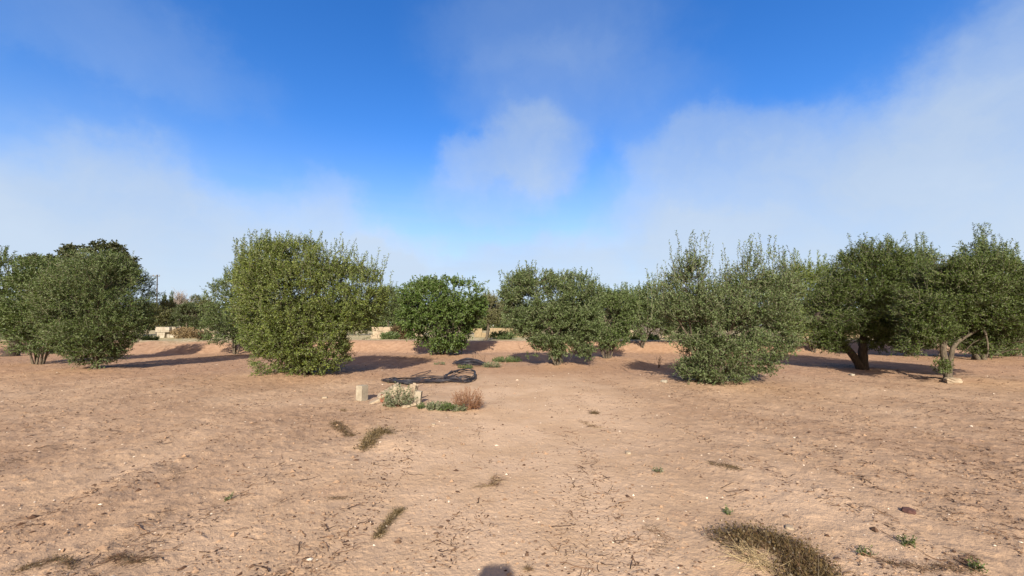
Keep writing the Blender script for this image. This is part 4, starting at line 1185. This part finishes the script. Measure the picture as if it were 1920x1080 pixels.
# cloud banks: direction in the sky, horizontal and vertical half size, density
BANKS = [(-60, 450, 400, 190, .85), (200, 375, 210, 130, .85), (330, 450, 200, 110, .7), (1000, 292, 105, 66, .70), (890, 310, 60, 40, .40), (930, 360, 120, 50, .40), (1080, 180, 220, 90, .28), (1010, 40, 240, 90, .24), (1400, 400, 300, 125, .80), (1800, 370, 320, 200, .85),
         (1340, 262, 150, 66, .70), (1560, 300, 200, 110, .6), (1900, 120, 230, 150, .64), (1700, 250, 160, 110, .4), (200, 80, 380, 90, .22), (590, 440, 150, 80, .55), (1000, 510, 1200, 75, .88), (620, 360, 60, 60, .35), (2300, 300, 300, 300, .8), (-500, 360, 350, 250, .8)]
acc = None
for (px, py, rx, ry, dn) in BANKS:
    d = np.array(ray(px, py)); L0 = np.linalg.norm(d); d /= L0
    ca = 1 / L0
    right = np.cross(d, [0, 0, 1.0]); right /= np.linalg.norm(right); upv = np.cross(right, d)
    sx = rx / F * ca * ca * 1.05; sy = ry / F * ca
    a = vm('SUBTRACT', wd, tuple(d)).outputs[0]
    u = vm('DOT_PRODUCT', a, tuple(right / sx)).outputs['Value']; v = vm('DOT_PRODUCT', a, tuple(upv / sy)).outputs['Value']
    front = vm('DOT_PRODUCT', dirv, tuple(d)).outputs['Value']
    q = mt('ADD', mt('MULTIPLY', u, u), mt('MULTIPLY', v, v))
    g = mt('EXPONENT', mt('MULTIPLY', mt('POWER', q, 2.3), -.85))
    g = mt('MULTIPLY', g, mt('MULTIPLY', mt('GREATER_THAN', front, 0.0), dn))
    inv = mt('SUBTRACT', 1.0, g)
    acc = inv if acc is None else mt('MULTIPLY', acc, inv)
dens = mt('SUBTRACT', 1.0, acc)
n2 = N.new('ShaderNodeTexNoise'); n2.inputs['Scale'].default_value = 3.0; n2.inputs['Detail'].default_value = 7; n2.inputs['Roughness'].default_value = .55; L.new(wd, n2.inputs['Vector'])
# thin streaks low in the sky
mp = N.new('ShaderNodeMapping'); mp.inputs['Scale'].default_value = (2.0, 2.0, 26); L.new(dirv, mp.inputs[0])
n3 = N.new('ShaderNodeTexNoise'); n3.inputs['Scale'].default_value = 1.6; n3.inputs['Detail'].default_value = 6; L.new(mp.outputs[0], n3.inputs['Vector'])
sx_ = N.new('ShaderNodeSeparateXYZ'); L.new(dirv, sx_.inputs[0])
low = N.new('ShaderNodeMapRange'); low.inputs[1].default_value = .34; low.inputs[2].default_value = .05; L.new(sx_.outputs[2], low.inputs[0]); low.clamp = True
streak = mt('MULTIPLY', mt('MULTIPLY', mt('SUBTRACT', n3.outputs[0], .44, clamp=True), 2.2), low.outputs[0], clamp=True)
haze0 = N.new('ShaderNodeMapRange'); haze0.inputs[1].default_value = .46; haze0.inputs[2].default_value = .04; haze0.inputs[3].default_value = 0; haze0.inputs[4].default_value = .72; haze0.interpolation_type = 'SMOOTHSTEP'; L.new(sx_.outputs[2], haze0.inputs[0])
mod = mt('ADD', mt('MULTIPLY', n2.outputs[0], 1.5), .28)
dens = mt('MULTIPLY', mt('MULTIPLY', dens, mod, clamp=True), .90)
dens = mt('SUBTRACT', 1.0, mt('MULTIPLY', mt('SUBTRACT', 1.0, dens), mt('MULTIPLY', mt('SUBTRACT', 1.0, mt('MULTIPLY', streak, .75)), mt('SUBTRACT', 1.0, haze0.outputs[0]))), clamp=True)
mix = N.new('ShaderNodeMix'); mix.data_type = 'RGBA'; L.new(dens, mix.inputs[0]); L.new(hs.outputs[0], mix.inputs[6])
el = N.new('ShaderNodeMapRange'); el.inputs[1].default_value = .12; el.inputs[2].default_value = .58; L.new(mt('ADD', sx_.outputs[2], mt('MULTIPLY', mt('SUBTRACT', n2.outputs[0], .5), -.5)), el.inputs[0])
CL0 = N.new('ShaderNodeMix'); CL0.data_type = 'RGBA'; L.new(el.outputs[0], CL0.inputs[0]); CL0.inputs[6].default_value = (3.15, 3.75, 4.55, 1); CL0.inputs[7].default_value = (1.9, 2.6, 3.85, 1)
# warm haze added to the unseen sky behind the viewpoint, warming the shadow fill
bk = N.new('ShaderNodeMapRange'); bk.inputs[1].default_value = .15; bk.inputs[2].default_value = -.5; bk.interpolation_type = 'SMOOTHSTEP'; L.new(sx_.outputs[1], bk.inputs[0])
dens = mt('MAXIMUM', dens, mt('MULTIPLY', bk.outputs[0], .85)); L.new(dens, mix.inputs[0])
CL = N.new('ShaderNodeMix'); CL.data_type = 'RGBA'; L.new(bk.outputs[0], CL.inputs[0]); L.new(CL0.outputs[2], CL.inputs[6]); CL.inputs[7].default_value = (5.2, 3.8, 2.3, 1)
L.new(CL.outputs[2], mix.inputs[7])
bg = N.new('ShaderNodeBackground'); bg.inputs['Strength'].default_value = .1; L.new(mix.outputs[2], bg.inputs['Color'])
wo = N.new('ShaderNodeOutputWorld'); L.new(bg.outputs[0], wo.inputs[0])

sun = bpy.data.lights.new('sun', 'SUN'); sun.energy = 4.6; sun.angle = R(.6); sun.color = (1.0, .93, .82)
so = bpy.data.objects.new('sun', sun); COL.objects.link(so)
az = SUN_AZ
sd = Vector((math.sin(az) * math.cos(SUN_EL), math.cos(az) * math.cos(SUN_EL), math.sin(SUN_EL)))
so.rotation_euler = (-sd).to_track_quat('-Z', 'Y').to_euler(); so.location = (0, -20, 20)

cam = bpy.data.cameras.new('camera'); co = bpy.data.objects.new('camera', cam); COL.objects.link(co)
cam.sensor_width = 36; cam.sensor_fit = 'HORIZONTAL'; cam.lens = 36 * F / 1920.0
co.location = (0, 0, CAMH); co.rotation_euler = (math.pi / 2 + PITCH, 0, 0); cam.clip_end = 5000; cam.clip_start = .05
sc.camera = co
sc.view_settings.view_transform = 'Standard'; sc.view_settings.look = 'None'; sc.view_settings.exposure = .95; sc.view_settings.gamma = 1
sc.render.resolution_x = 1920; sc.render.resolution_y = 1080
